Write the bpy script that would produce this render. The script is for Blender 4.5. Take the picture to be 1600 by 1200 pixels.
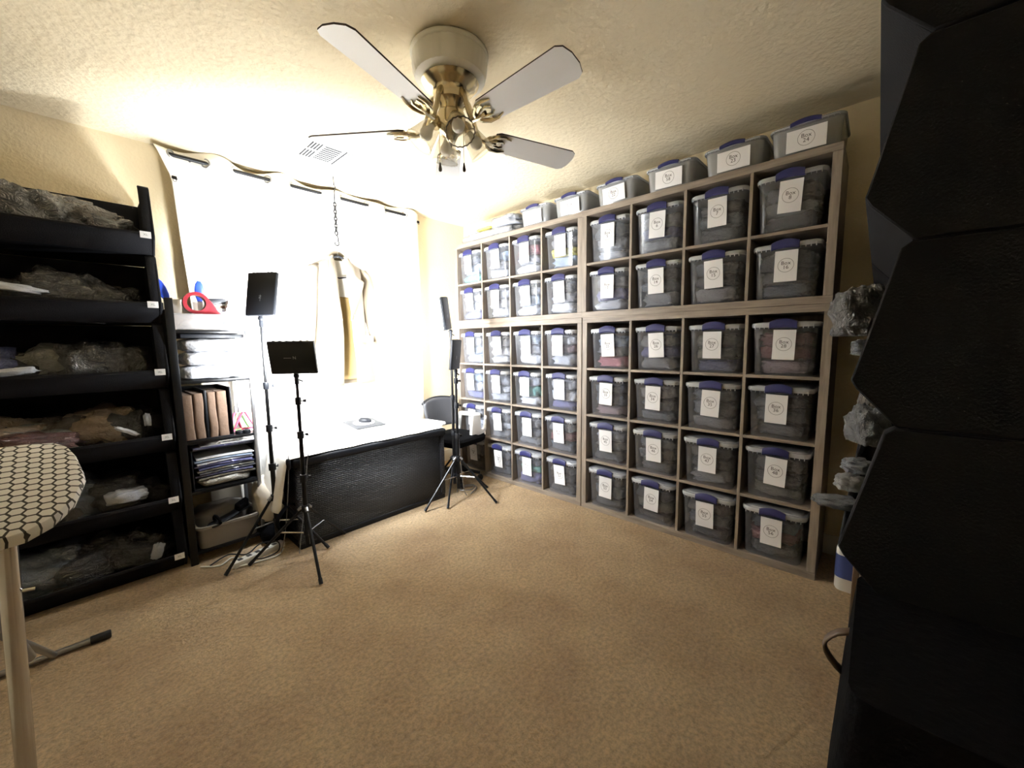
import bpy, bmesh, math, random
from mathutils import Vector, Matrix, Euler, noise
random.seed(7)
PI = math.pi
S = bpy.context.scene
for o in list(bpy.data.objects): bpy.data.objects.remove(o)
COL = S.collection

# ------------------------------------------------------------------ camera
H, YB, XR, XL, YF = 2.557, 1.796, 0.40, -3.45, -2.25     # ceiling, walls (shelf front plane is X=0)
cd = bpy.data.cameras.new('camera'); cam = bpy.data.objects.new('camera', cd); COL.objects.link(cam)
S.camera = cam
yaw, pitch, roll, FPX = .8243, -.1059, -.0118, 617.34
f = Vector((math.sin(yaw)*math.cos(pitch), math.cos(yaw)*math.cos(pitch), math.sin(pitch)))
r = Vector((math.cos(yaw), -math.sin(yaw), 0)); u = r.cross(f)
r2 = r*math.cos(roll) + u*math.sin(roll); u2 = -r*math.sin(roll) + u*math.cos(roll)
cam.matrix_world = Matrix(((r2.x, u2.x, -f.x, -2.5599), (r2.y, u2.y, -f.y, -1.6434), (r2.z, u2.z, -f.z, 1.2948), (0, 0, 0, 1)))
cd.sensor_fit = 'HORIZONTAL'; cd.sensor_width = 36; cd.lens = 36*FPX/1600; cd.clip_start = .02

# ------------------------------------------------------------------ world and exposure
w = bpy.data.worlds.new('world'); S.world = w; w.use_nodes = True
w.node_tree.nodes['Background'].inputs[0].default_value = (.5, .5, .5, 1)
w.node_tree.nodes['Background'].inputs[1].default_value = .02
S.view_settings.view_transform = 'Standard'; S.view_settings.look = 'None'
S.view_settings.gamma = 1; S.view_settings.use_curve_mapping = False
S.view_settings.exposure = 1.35
LED_L, LED_R = 300.0, 75.0          # radiance of the two left and two right photo panels (the only lamps that are on)

# ------------------------------------------------------------------ materials
def srgb(*c): return tuple(((x/255+.055)/1.055)**2.4 if x > 10 else x/255/12.92 for x in c) + (1,)
MATS = {}
def mat(name, col, rough=.6, metal=0, bump=None, coat=0, coat_rough=.1, var=None, sheen=0, trans=0, spec=.5, bdist=.01):
    m = bpy.data.materials.new(name); m.use_nodes = True; nt = m.node_tree; N = nt.nodes; L = nt.links
    p = N['Principled BSDF']; p.inputs['Base Color'].default_value = col
    p.inputs['Roughness'].default_value = rough; p.inputs['Metallic'].default_value = metal
    p.inputs['Coat Weight'].default_value = coat; p.inputs['Coat IOR'].default_value = 1.9 if coat >= 1 else 1.5; p.inputs['Coat Roughness'].default_value = coat_rough
    p.inputs['Sheen Weight'].default_value = sheen; p.inputs['Transmission Weight'].default_value = trans
    p.inputs['Specular IOR Level'].default_value = spec
    tc = N.new('ShaderNodeTexCoord')
    if bump:
        n = N.new('ShaderNodeTexNoise'); n.inputs['Scale'].default_value = bump[0]; n.inputs['Detail'].default_value = 4
        L.new(tc.outputs['Object'], n.inputs['Vector'])
        b = N.new('ShaderNodeBump'); b.inputs['Strength'].default_value = bump[1]; b.inputs['Distance'].default_value = bdist
        L.new(n.outputs['Fac'], b.inputs['Height']); L.new(b.outputs[0], p.inputs['Normal'])
        if coat: L.new(b.outputs[0], p.inputs['Coat Normal'])
    if var:   # (scale, colour 2, low, high)
        n = N.new('ShaderNodeTexNoise'); n.inputs['Scale'].default_value = var[0]; n.inputs['Detail'].default_value = 5
        L.new(tc.outputs['Object'], n.inputs['Vector'])
        rp = N.new('ShaderNodeValToRGB'); rp.color_ramp.elements[0].position = var[2]; rp.color_ramp.elements[1].position = var[3]
        rp.color_ramp.elements[0].color = col; rp.color_ramp.elements[1].color = var[1]
        L.new(n.outputs['Fac'], rp.inputs[0]); L.new(rp.outputs[0], p.inputs['Base Color'])
    MATS[name] = m; return m

mat('wall', (.74, .63, .43, 1), .9, bump=(70, .35), var=(3, (.70, .59, .40, 1), .4, .7))
mat('ceiling', (.80, .70, .51, 1), .9, bump=(38, .55), bdist=.012)
mat('trim', (.75, .72, .65, 1), .5)
mat('housing_white', (.72, .70, .62, 1), .45)
mat('blade_white', (.80, .80, .80, 1), .4)
mat('blade_edge', (.05, .03, .02, 1), .6)
mat('brass', (.62, .54, .36, 1), .2, 1)
mat('bulb', (.85, .84, .8, 1), .3)
mat('drop', (.05, .03, .02, 1), .4)
mat('vent', (.80, .80, .78, 1), .5)
mat('vent_shade', (.02, .02, .022, 1), .9)
mat('black_metal', (.012, .012, .013, 1), .35, .6)
mat('black_plastic', (.008, .009, .012, 1), .45, bump=(300, .15), spec=.3)
mat('bin_black', (.008, .008, .010, 1), .7, bump=(220, .3), bdist=.004, spec=.12)
mat('black_cloth', (.005, .005, .006, 1), .95, bump=(60, .5), spec=.05)
mat('chrome', (.62, .63, .65, 1), .2, 1)
mat('grey_metal', (.30, .30, .31, 1), .35, .9)
mat('curtain', (.80, .76, .70, 1), .9, bump=(400, .1))
mat('sheet', (.86, .84, .80, 1), .9, bump=(30, .25))
mat('coat', (.15, .118, .078, 1), .9, bump=(300, .2), sheen=.2)
mat('lining', (.36, .25, .10, 1), .5)
mat('lining_white', (.78, .74, .66, 1), .7)
mat('paper', (.86, .86, .88, 1), .7)
mat('ink', (.03, .03, .035, 1), .7)
mat('grey_ink', (.30, .31, .33, 1), .6)
mat('latch', (.018, .020, .11, 1), .5)
mat('kraft', (.17, .11, .075, 1), .85, bump=(25, .5))
mat('white_poly', (.55, .56, .59, 1), .25, bump=(22, .9), coat=.6, bdist=.02)
mat('grey_bin', (.22, .20, .18, 1), .35, bump=(8, .2), coat=.3)
mat('red', (.20, .015, .022, 1), .3)
mat('blue', (.02, .06, .45, 1), .35)
mat('pink', (.75, .12, .22, 1), .4)
mat('green', (.25, .55, .18, 1), .4)
mat('white_plastic', (.78, .77, .74, 1), .35)
mat('dark_grey', (.05, .05, .055, 1), .6, bump=(200, .2))
mat('cord', (.20, .20, .20, 1), .5)
mat('pad_grey', (.028, .03, .034, 1), .6)
mat('brown_wood', (.13, .085, .055, 1), .55, var=(9, (.09, .055, .035, 1), .35, .7))
mat('blue_label', (.04, .06, .20, 1), .5)
mat('white_cream', (.55, .50, .42, 1), .85, bump=(20, .4))

def wrap(name, col, rough=.5, s=7, dist=.035):
    # cloth seen through crinkled clear film: creased (ridged) relief under a glossy coat
    m = mat(name, col, rough, coat=1, coat_rough=.09); nt = m.node_tree; N = nt.nodes; L = nt.links; p = N['Principled BSDF']
    tc = N.new('ShaderNodeTexCoord'); oi = N.new('ShaderNodeObjectInfo'); va = N.new('ShaderNodeVectorMath'); va.operation = 'ADD'
    L.new(tc.outputs['Object'], va.inputs[0]); L.new(oi.outputs['Location'], va.inputs[1])
    n = N.new('ShaderNodeTexNoise'); n.inputs['Scale'].default_value = s; n.inputs['Detail'].default_value = 5; n.inputs['Distortion'].default_value = 1.6
    L.new(va.outputs[0], n.inputs['Vector'])
    a = N.new('ShaderNodeMath'); a.operation = 'SUBTRACT'; a.inputs[1].default_value = .5; L.new(n.outputs['Fac'], a.inputs[0])
    ab = N.new('ShaderNodeMath'); ab.operation = 'ABSOLUTE'; L.new(a.outputs[0], ab.inputs[0])
    b = N.new('ShaderNodeBump'); b.inputs['Strength'].default_value = 1; b.inputs['Distance'].default_value = dist; b.invert = True
    L.new(ab.outputs[0], b.inputs['Height']); L.new(b.outputs[0], p.inputs['Coat Normal'])
    b2 = N.new('ShaderNodeBump'); b2.inputs['Strength'].default_value = .6; b2.inputs['Distance'].default_value = dist; b2.invert = True
    L.new(ab.outputs[0], b2.inputs['Height']); L.new(b2.outputs[0], p.inputs['Normal'])
    return m
for n, c in dict(charcoal=(.075, .083, .10), slate=(.105, .125, .16), ash=(.23, .235, .255), pale=(.42, .44, .50), navy=(.07, .08, .19),
                 periwinkle=(.16, .17, .38), olive=(.16, .16, .14), rose=(.42, .13, .16), maroon=(.22, .075, .085), mauve=(.30, .21, .23),
                 snow=(.66, .68, .74), sky=(.35, .45, .60), yellow=(.70, .62, .10), brown=(.045, .033, .026), tan=(.24, .17, .11),
                 smoke=(.022, .021, .023), red=(.07, .012, .012), teal=(.12, .38, .34)).items():
    wrap('wrap_'+n, c+(1,))
wrap('bag_clear', (.20, .19, .17, 1), .3, 18, .02)

def nodes_mat(name):
    m = bpy.data.materials.new(name); m.use_nodes = True; MATS[name] = m
    N = m.node_tree.nodes; N.remove(N['Principled BSDF']); return m, N, m.node_tree.links, N['Material Output']
def clear(name, tint, haze, hazecol, rough):
    m, N, L, out = nodes_mat(name)
    t = N.new('ShaderNodeBsdfTransparent'); t.inputs[0].default_value = tint
    d = N.new('ShaderNodeBsdfDiffuse'); d.inputs[0].default_value = hazecol
    g = N.new('ShaderNodeBsdfGlossy'); g.inputs['Roughness'].default_value = rough
    lw = N.new('ShaderNodeLayerWeight'); lw.inputs[0].default_value = .5
    pw = N.new('ShaderNodeMath'); pw.operation = 'POWER'; pw.inputs[1].default_value = 3; L.new(lw.outputs['Facing'], pw.inputs[0])
    fr = N.new('ShaderNodeMath'); fr.operation = 'MULTIPLY_ADD'; fr.inputs[1].default_value = .5; fr.inputs[2].default_value = .05; L.new(pw.outputs[0], fr.inputs[0])
    a = N.new('ShaderNodeMixShader'); a.inputs[0].default_value = haze; L.new(t.outputs[0], a.inputs[1]); L.new(d.outputs[0], a.inputs[2])
    b = N.new('ShaderNodeMixShader'); L.new(fr.outputs[0], b.inputs[0]); L.new(a.outputs[0], b.inputs[1]); L.new(g.outputs[0], b.inputs[2])
    L.new(b.outputs[0], out.inputs[0]); return m
clear('clear_tote', (.90, .92, .96, 1), .13, (.60, .62, .68, 1), .16)
clear('lid', (.8, .82, .86, 1), .62, (.62, .64, .68, 1), .2)
clear('cloudy_tote', (.78, .79, .81, 1), .42, (.60, .61, .62, 1), .2)
clear('glass', (.90, .88, .83, 1), .20, (.62, .60, .54, 1), .06)
clear('clear_tray', (.85, .83, .82, 1), .25, (.6, .57, .56, 1), .1)
def emit(name, col, s):
    m, N, L, out = nodes_mat(name); e = N.new('ShaderNodeEmission'); e.inputs[0].default_value = col; e.inputs[1].default_value = s
    L.new(e.outputs[0], out.inputs[0])
emit('led_left', (.93, .97, 1, 1), LED_L)
emit('led_right', (.93, .97, 1, 1), LED_R)

TRACKS = (((-1.30, -.958), (-.50, -1.13)), ((-1.275, -1.425), (-.80, -1.585)), ((-1.30, -1.455), (-.80, -1.62)))
# carpet: pile relief plus trodden, stained patches
m = mat('carpet', (.46, .33, .20, 1), 1, sheen=.3); nt = m.node_tree; N = nt.nodes; L = nt.links; p = N['Principled BSDF']
tc = N.new('ShaderNodeTexCoord')
def noi(s, d=4, ro=.6):
    n = N.new('ShaderNodeTexNoise'); n.inputs['Scale'].default_value = s; n.inputs['Detail'].default_value = d; n.inputs['Roughness'].default_value = ro
    L.new(tc.outputs['Object'], n.inputs['Vector']); return n
n1, n2, n3 = noi(2.2, 6, .65), noi(60, 6, .75), noi(16, 6, .7)
rp = N.new('ShaderNodeValToRGB'); e = rp.color_ramp.elements; e[0].position = .36; e[0].color = (.56, .355, .165, 1); e[1].position = .62; e[1].color = (.76, .54, .285, 1)
L.new(n1.outputs['Fac'], rp.inputs[0])
mx = N.new('ShaderNodeMix'); mx.data_type = 'RGBA'; mx.blend_type = 'MULTIPLY'; mx.inputs[0].default_value = .75
rp2 = N.new('ShaderNodeValToRGB'); e = rp2.color_ramp.elements; e[0].position = .34; e[0].color = (.38, .33, .27, 1); e[1].position = .60; e[1].color = (1, 1, 1, 1)
L.new(n2.outputs['Fac'], rp2.inputs[0]); L.new(rp.outputs[0], mx.inputs[6]); L.new(rp2.outputs[0], mx.inputs[7]); L.new(mx.outputs[2], p.inputs['Base Color'])
ad = N.new('ShaderNodeMath'); ad.operation = 'ADD'; L.new(n2.outputs['Fac'], ad.inputs[0]); L.new(n3.outputs['Fac'], ad.inputs[1])
b = N.new('ShaderNodeBump'); b.inputs['Strength'].default_value = 1; b.inputs['Distance'].default_value = .03
# drag marks pressed into the pile: (start, end) on the floor
spx = N.new('ShaderNodeSeparateXYZ'); L.new(tc.outputs['Object'], spx.inputs[0])
def mth(op, a, b_=0.0, c_=0.0):
    q = N.new('ShaderNodeMath'); q.operation = op
    for i_, v in enumerate((a, b_, c_)):
        if isinstance(v, (int, float)): q.inputs[i_].default_value = v
        else: L.new(v, q.inputs[i_])
    return q.outputs[0]
hsum = ad.outputs[0]
for (ax_, ay_), (bx_, by_) in TRACKS:
    ll = math.hypot(bx_-ax_, by_-ay_); dx_, dy_ = (bx_-ax_)/ll, (by_-ay_)/ll
    al = mth('ADD', mth('MULTIPLY', mth('SUBTRACT', spx.outputs[0], ax_), dx_), mth('MULTIPLY', mth('SUBTRACT', spx.outputs[1], ay_), dy_))
    pe = mth('ABSOLUTE', mth('SUBTRACT', mth('MULTIPLY', mth('SUBTRACT', spx.outputs[0], ax_), dy_), mth('MULTIPLY', mth('SUBTRACT', spx.outputs[1], ay_), dx_)))
    pe = mth('ADD', pe, mth('MULTIPLY', mth('SUBTRACT', n3.outputs['Fac'], .5), .02))
    m1 = N.new('ShaderNodeMapRange'); m1.inputs[1].default_value = .004; m1.inputs[2].default_value = .016; m1.inputs[3].default_value = 1; m1.inputs[4].default_value = 0; L.new(pe, m1.inputs[0])
    inside = mth('MULTIPLY', mth('GREATER_THAN', al, 0.0), mth('LESS_THAN', al, ll))
    hsum = mth('SUBTRACT', hsum, mth('MULTIPLY', mth('MULTIPLY', m1.outputs[0], inside), .25))
L.new(hsum, b.inputs['Height']); L.new(b.outputs[0], p.inputs['Normal'])

# wood-effect board of the cube shelves
m = mat('shelf_wood', (.40, .33, .26, 1), .55); nt = m.node_tree; N = nt.nodes; L = nt.links; p = N['Principled BSDF']
tc = N.new('ShaderNodeTexCoord'); mp = N.new('ShaderNodeMapping'); mp.inputs['Scale'].default_value = (40, 40, 4)
mp2 = N.new('ShaderNodeMapping'); n = N.new('ShaderNodeTexNoise'); n.inputs['Scale'].default_value = 1.6; n.inputs['Detail'].default_value = 5
L.new(tc.outputs['Object'], mp.inputs[0]); L.new(mp.outputs[0], n.inputs['Vector'])
rp = N.new('ShaderNodeValToRGB'); e = rp.color_ramp.elements; e[0].position = .3; e[0].color = (.20, .16, .13, 1); e[1].position = .7; e[1].color = (.33, .275, .22, 1)
L.new(n.outputs['Fac'], rp.inputs[0]); L.new(rp.outputs[0], p.inputs['Base Color'])

m2 = m.copy(); m2.name = 'shelf_wood_h'; MATS['shelf_wood_h'] = m2
for nd in m2.node_tree.nodes:
    if nd.type == 'MAPPING' and nd.inputs['Scale'].default_value[0] > 30: nd.inputs['Scale'].default_value = (40, 4, 40)
# woven resin front of the storage bench
m = mat('wicker', (.012, .013, .018, 1), .38); nt = m.node_tree; N = nt.nodes; L = nt.links; p = N['Principled BSDF']
tc = N.new('ShaderNodeTexCoord'); sp = N.new('ShaderNodeSeparateXYZ'); cb = N.new('ShaderNodeCombineXYZ'); L.new(tc.outputs['Object'], sp.inputs[0])
av = N.new('ShaderNodeMath'); av.operation = 'ADD'; L.new(sp.outputs[0], av.inputs[0]); L.new(sp.outputs[1], av.inputs[1])
L.new(av.outputs[0], cb.inputs[0]); L.new(sp.outputs[2], cb.inputs[1])
bk = N.new('ShaderNodeTexBrick'); bk.inputs['Scale'].default_value = 1; bk.inputs['Brick Width'].default_value = .034; bk.inputs['Row Height'].default_value = .013
bk.inputs['Mortar Size'].default_value = .003; bk.inputs['Mortar Smooth'].default_value = 1; bk.inputs['Color1'].default_value = (1, 1, 1, 1); bk.inputs['Color2'].default_value = (1, 1, 1, 1); bk.inputs['Mortar'].default_value = (0, 0, 0, 1)
L.new(cb.outputs[0], bk.inputs['Vector']); b = N.new('ShaderNodeBump'); b.inputs['Strength'].default_value = 1; b.inputs['Distance'].default_value = .012
L.new(bk.outputs['Color'], b.inputs['Height']); L.new(b.outputs[0], p.inputs['Normal'])

# honeycomb cotton of the ironing-board cover (flat print)
m = mat('honeycomb', (.8, .8, .8, 1), .85); nt = m.node_tree; N = nt.nodes; L = nt.links; p = N['Principled BSDF']
tc = N.new('ShaderNodeTexCoord'); sp = N.new('ShaderNodeSeparateXYZ'); L.new(tc.outputs['Object'], sp.inputs[0])
def M(op, a, b_=None):
    n = N.new('ShaderNodeMath'); n.operation = op
    for i, v in enumerate((a, b_)):
        if v is None: continue
        if isinstance(v, (int, float)): n.inputs[i].default_value = v
        else: L.new(v, n.inputs[i])
    return n.outputs[0]
HX = .0225     # across flats, flats facing along y
ux = M('DIVIDE', sp.outputs[1], HX); uy = M('DIVIDE', sp.outputs[0], HX*1.7320508)
def hexd(ox, oy):
    fx = M('SUBTRACT', M('FRACT', M('ADD', ux, ox)), .5); fy = M('MULTIPLY', M('SUBTRACT', M('FRACT', M('ADD', uy, oy)), .5), 1.7320508)
    ax, ay = M('ABSOLUTE', fx), M('ABSOLUTE', fy)
    return M('MAXIMUM', ax, M('ADD', M('MULTIPLY', ax, .5), M('MULTIPLY', ay, .8660254)))
hd = M('MINIMUM', hexd(0, 0), hexd(.5, .5))
rp = N.new('ShaderNodeValToRGB'); e = rp.color_ramp.elements; e[0].position = .405; e[0].color = (.72, .70, .66, 1); e[1].position = .42; e[1].color = (.045, .038, .03, 1)
L.new(hd, rp.inputs[0]); L.new(rp.outputs[0], p.inputs['Base Color'])

# ------------------------------------------------------------------ mesh helpers
class MB:
    def __init__(s): s.v = []; s.f = []; s.mi = []; s.cur = 0
    def add(s, v, f):
        k = len(s.v); s.v += [tuple(x) for x in v]; s.f += [tuple(i+k for i in q) for q in f]; s.mi += [s.cur]*len(f); return s
    def box(s, lo, hi, rot=None, org=None):
        v = [Vector((x, y, z)) for z in (lo[2], hi[2]) for y in (lo[1], hi[1]) for x in (lo[0], hi[0])]
        if rot is not None:
            c = Vector(org) if org is not None else (Vector(lo)+Vector(hi))/2
            v = [rot @ (p-c) + c for p in v]
        return s.add(v, [(0, 2, 3, 1), (4, 5, 7, 6), (0, 1, 5, 4), (2, 6, 7, 3), (0, 4, 6, 2), (1, 3, 7, 5)])
    def loft(s, rings, cap0=True, cap1=True, closed=True):
        n = len(rings[0]); v = [p for q in rings for p in q]; fs = []
        for i in range(len(rings)-1):
            for j in range(n if closed else n-1):
                a, b_ = i*n+j, i*n+(j+1) % n; fs.append((a, b_, b_+n, a+n))
        if cap0: fs.append(tuple(range(n-1, -1, -1)))
        if cap1: fs.append(tuple((len(rings)-1)*n+j for j in range(n)))
        return s.add(v, fs)
    def tube(s, pts, rad, n=8, cap=True, flat=1.0):
        pts = [Vector(p) for p in pts]; rings = []
        rr = rad if isinstance(rad, (list, tuple)) else [rad]*len(pts)
        t0 = (pts[1]-pts[0]).normalized(); up = Vector((0, 0, 1)) if abs(t0.z) < .9 else Vector((1, 0, 0))
        a = t0.cross(up).normalized(); b_ = a.cross(t0).normalized()
        for i, p in enumerate(pts):
            t = (pts[min(i+1, len(pts)-1)]-pts[max(i-1, 0)]).normalized()
            a = (a - t*a.dot(t)).normalized(); b_ = a.cross(t).normalized()
            rings.append([p + a*rr[i]*math.cos(k*2*PI/n) + b_*rr[i]*flat*math.sin(k*2*PI/n) for k in range(n)])
        return s.loft(rings, cap, cap)
    def lathe(s, prof, n=24, c=(0, 0, 0), mat_=None, cap=False, ripple=0, nr=0):
        rings = []
        for rad, z in prof:
            q = []
            for k in range(n):
                a = k*2*PI/n; rr = rad*(1+ripple*math.cos(nr*a)); p = Vector((rr*math.cos(a), rr*math.sin(a), z))
                if mat_ is not None: p = mat_ @ p
                q.append(p+Vector(c))
            rings.append(q)
        return s.loft(rings, cap, cap)
    def prism(s, poly, fn, lo, hi):   # poly of 2-D points, fn(a,b,t)->3-D
        n = len(poly)
        v = [fn(a, b_, t) for t in (lo, hi) for a, b_ in poly]
        return s.add(v, [tuple(range(n-1, -1, -1)), tuple(range(n, 2*n))] + [(i, (i+1) % n, n+(i+1) % n, n+i) for i in range(n)])
    def grid(s, fn, nu, nv):
        v = [fn(i/nu, j/nv) for j in range(nv+1) for i in range(nu+1)]
        return s.add(v, [(j*(nu+1)+i, j*(nu+1)+i+1, (j+1)*(nu+1)+i+1, (j+1)*(nu+1)+i) for j in range(nv) for i in range(nu)])
    def mesh(s, name, mats, smooth=False, bevel=0, seg=2):
        me = bpy.data.meshes.new(name); me.from_pydata(s.v, [], s.f)
        for i, q in enumerate(s.mi): me.polygons[i].material_index = q
        bm = bmesh.new(); bm.from_mesh(me); bmesh.ops.recalc_face_normals(bm, faces=bm.faces)
        if bevel:
            ed = [e for e in bm.edges if len(e.link_faces) == 2 and e.calc_face_angle(0) > .5]
            bmesh.ops.bevel(bm, geom=ed, offset=bevel, segments=seg, profile=.5, affect='EDGES', clamp_overlap=True)
        bm.to_mesh(me); bm.free()
        for m_ in (mats if isinstance(mats, (list, tuple)) else [mats]): me.materials.append(MATS[m_])
        if smooth or bevel:
            me.polygons.foreach_set('use_smooth', [True]*len(me.polygons))
            if not smooth or smooth == 'auto': me.set_sharp_from_angle(angle=math.radians(40))
        return me
    def build(s, name, mats, parent=None, smooth=False, bevel=0, seg=2, label=None, loc=None):
        return link(name, s.mesh(name, mats, smooth, bevel, seg), parent, label, loc)
def link(name, data, parent=None, label=None, loc=None):
    o = bpy.data.objects.new(name, data); COL.objects.link(o)
    if parent: o.parent = parent
    if label: o['label'] = label
    if loc: o.location = loc
    return o
def tag(o, label=None, cat=None, group=None, kind=None):
    for k, v in (('label', label), ('category', cat), ('group', group), ('kind', kind)):
        if v: o[k] = v
    return o
def thing(name, label, cat, loc=(0, 0, 0), rz=0, group=None):
    o = bpy.data.objects.new(name, None); COL.objects.link(o); o.empty_display_size = .05
    o.location = loc; o.rotation_euler = (0, 0, rz); return tag(o, label, cat, group)
def rrect(w_, d, rad, n=4, z=0, cx=0, cy=0):
    q = []
    for (sx, sy, a0) in ((1, 1, 0), (-1, 1, PI/2), (-1, -1, PI), (1, -1, 1.5*PI)):
        for k in range(n+1):
            a = a0 + k*PI/2/n; q.append(Vector((cx+sx*(w_/2-rad)+rad*math.cos(a), cy+sy*(d/2-rad)+rad*math.sin(a), z)))
    return q
def arc(c, rad, a0, a1, n, fn): return [fn(c[0]+rad*math.cos(a0+(a1-a0)*k/n), c[1]+rad*math.sin(a0+(a1-a0)*k/n)) for k in range(n+1)]
def nz(p, s): return noise.noise(Vector(p)*s)
def lump(sx, sy, sz, seed, rough=.25, nu=20, nv=12, square=.55, freq=2.6):
    """crumpled soft bundle with its underside flattened, base at z=0, size sx,sy,sz"""
    mb = MB(); off = Vector((seed*3.7, seed*1.3, seed*7.1)); rings = []
    for j in range(nv+1):
        th = PI*j/nv; q = []
        for i in range(nu):
            a = 2*PI*i/nu
            sp_ = lambda x: math.copysign(abs(x)**square, x)
            d = Vector((sp_(math.cos(a))*abs(math.sin(th))**square, sp_(math.sin(a))*abs(math.sin(th))**square, sp_(math.cos(th))))
            k = 1+rough*noise.fractal(d*freq/2+off, 1, 2, 4)
            v = d*k; q.append(Vector((v.x*sx/2, v.y*sy/2, max(v.z, -.93)*sz/2+sz*.465)))
        rings.append(q)
    mb.loft(rings[1:-1]); return mb
def text_mesh(body, size, align='CENTER'):
    c = bpy.data.curves.new('t', 'FONT'); c.body = body; c.size = size; c.align_x = align; c.align_y = 'CENTER'; c.space_line = .8; c.resolution_u = 2
    o = bpy.data.objects.new('t', c); COL.objects.link(o); bpy.context.view_layer.update()
    me = bpy.data.meshes.new_from_object(o.evaluated_get(bpy.context.evaluated_depsgraph_get()))
    vs = [v.co.copy() for v in me.vertices]; fs = [tuple(p_.vertices) for p_ in me.polygons]
    bpy.data.objects.remove(o); bpy.data.curves.remove(c); bpy.data.meshes.remove(me); return vs, fs

# ------------------------------------------------------------------ the room
def struct(name, mb, m_, **k): return tag(mb.build(name, m_, **k), kind='structure')
struct('floor', MB().box((XL, YF, -.1), (XR, YB, 0)), 'carpet')
struct('ceiling', MB().box((XL-.1, YF-.1, H), (XR+.1, YB+.1, H+.1)), 'ceiling')
struct('wall_back', MB().box((XL-.1, YB, -.1), (XR+.1, YB+.1, H)), 'wall')
struct('wall_right', MB().box((XR, YF, -.1), (XR+.1, YB, H)), 'wall')
struct('wall_left', MB().box((XL-.1, YF, -.1), (XL, YB, H)), 'wall')
struct('wall_front', MB().box((XL-.1, YF-.1, -.1), (XR+.1, YF, H)), 'wall')
struct('baseboard_back', MB().box((XL, YB-.014, 0), (XR, YB, .12)), 'trim', bevel=.004)
struct('baseboard_right', MB().box((XR-.014, YF, 0), (XR, YB-.014, .12)), 'trim', bevel=.004)

# ------------------------------------------------------------------ ceiling fan
FX, FY, FZ = -1.355, -.178, 2.24
fan = thing('ceiling_fan', 'white five-blade ceiling fan with brass fittings and four glass light shades', 'ceiling fan', (FX, FY, H))
d0 = FZ-H
MB().lathe([(.0, 0), (.15, 0), (.162, -.006), (.164, -.05), (.160, -.085), (.152, -.11), (.12, -.122), (.0, -.124)], 144, ripple=.006, nr=36).build('motor_housing', 'housing_white', fan, smooth='auto')
MB().lathe([(.161, -.004), (.170, -.010), (.170, -.022), (.163, -.028)], 40).build('housing_rim', 'housing_white', fan, smooth=True)
MB().lathe([(.118, -.120), (.126, -.126), (.105, -.150), (.085, -.158), (.075, -.175), (.075, -.205), (.055, -.225), (.050, -.25), (.0, -.25)], 32).build('brass_motor_cap', 'brass', fan, smooth='auto')
MB().lathe([(.0, -.245), (.058, -.245), (.064, -.26), (.064, -.305), (.05, -.325), (.03, -.34), (.018, -.365), (.0, -.37)], 32).build('light_fitter', 'brass', fan, smooth='auto')
for k in range(5):
    a = math.radians(-162+72*k); R = Matrix.Rotation(a, 3, 'Z') @ Matrix.Rotation(math.radians(-12), 3, 'X')
    def tr(p, R=R): return R @ Vector(p) + Vector((0, 0, d0))
    # blade outline in local x (outwards), y
    ol = []
    r0, r1, w0, w1 = .205, .66, .060, .074
    for t in range(9): ang = -PI/2 + PI*t/8; ol.append((r1-.05+.05*math.cos(ang), w1*math.sin(ang)*(1 if abs(math.sin(ang)) < 1 else 1)))
    ol = [(r0, -w0+.012), (r0+.02, -w0)] + [(r1-.035, -w1), (r1-.012, -w1+.014), (r1, -w1+.05), (r1, w1-.05), (r1-.012, w1-.014), (r1-.035, w1)] + [(r0+.02, w0), (r0, w0-.012)]
    mb = MB(); n = len(ol); v = [tr((x, y, z)) for z in (-.003, .003) for x, y in ol]
    mb.add(v, [tuple(range(n-1, -1, -1)), tuple(range(n, 2*n))]); mb.cur = 1
    mb.add(v, [(i, (i+1) % n, n+(i+1) % n, n+i) for i in range(n)])
    bl = mb.build('blade', ['blade_white', 'blade_edge'], fan)
    br = MB()   # curved arm and scrolled plate under the blade root
    R2 = Matrix.Rotation(a, 3, 'Z')
    br.tube([R2 @ Vector(p) for p in ((.06, 0, -.165), (.085, 0, -.19), (.10, 0, -.23), (.115, 0, -.275), (.14, 0, d0-.004-.006), (.18, 0, d0-.012), (.22, 0, d0-.010))], [.012, .012, .011, .011, .011, .011, .008], 8)
    for sy in (-1, 1):
        br.tube([tr(p) for p in ((.165, 0, -.008), (.18, sy*.025, -.010), (.21, sy*.046, -.010), (.25, sy*.050, -.008), (.285, sy*.040, -.007))], [.009, .009, .008, .007, .003], 7)
        br.tube([tr(p) for p in ((.18, 0, -.009), (.215, sy*.016, -.009), (.245, sy*.022, -.008), (.262, sy*.012, -.007))], [.007, .007, .006, .003], 6)
    br.prism([(.165, -.018), (.20, -.044), (.225, -.046), (.232, -.02), (.255, 0), (.232, .02), (.225, .046), (.20, .044), (.165, .018)], lambda x, y, t: tr((x, y, t)), -.008, -.0035)
    br.build('blade_bracket', 'brass', bl, smooth='auto')
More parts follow.
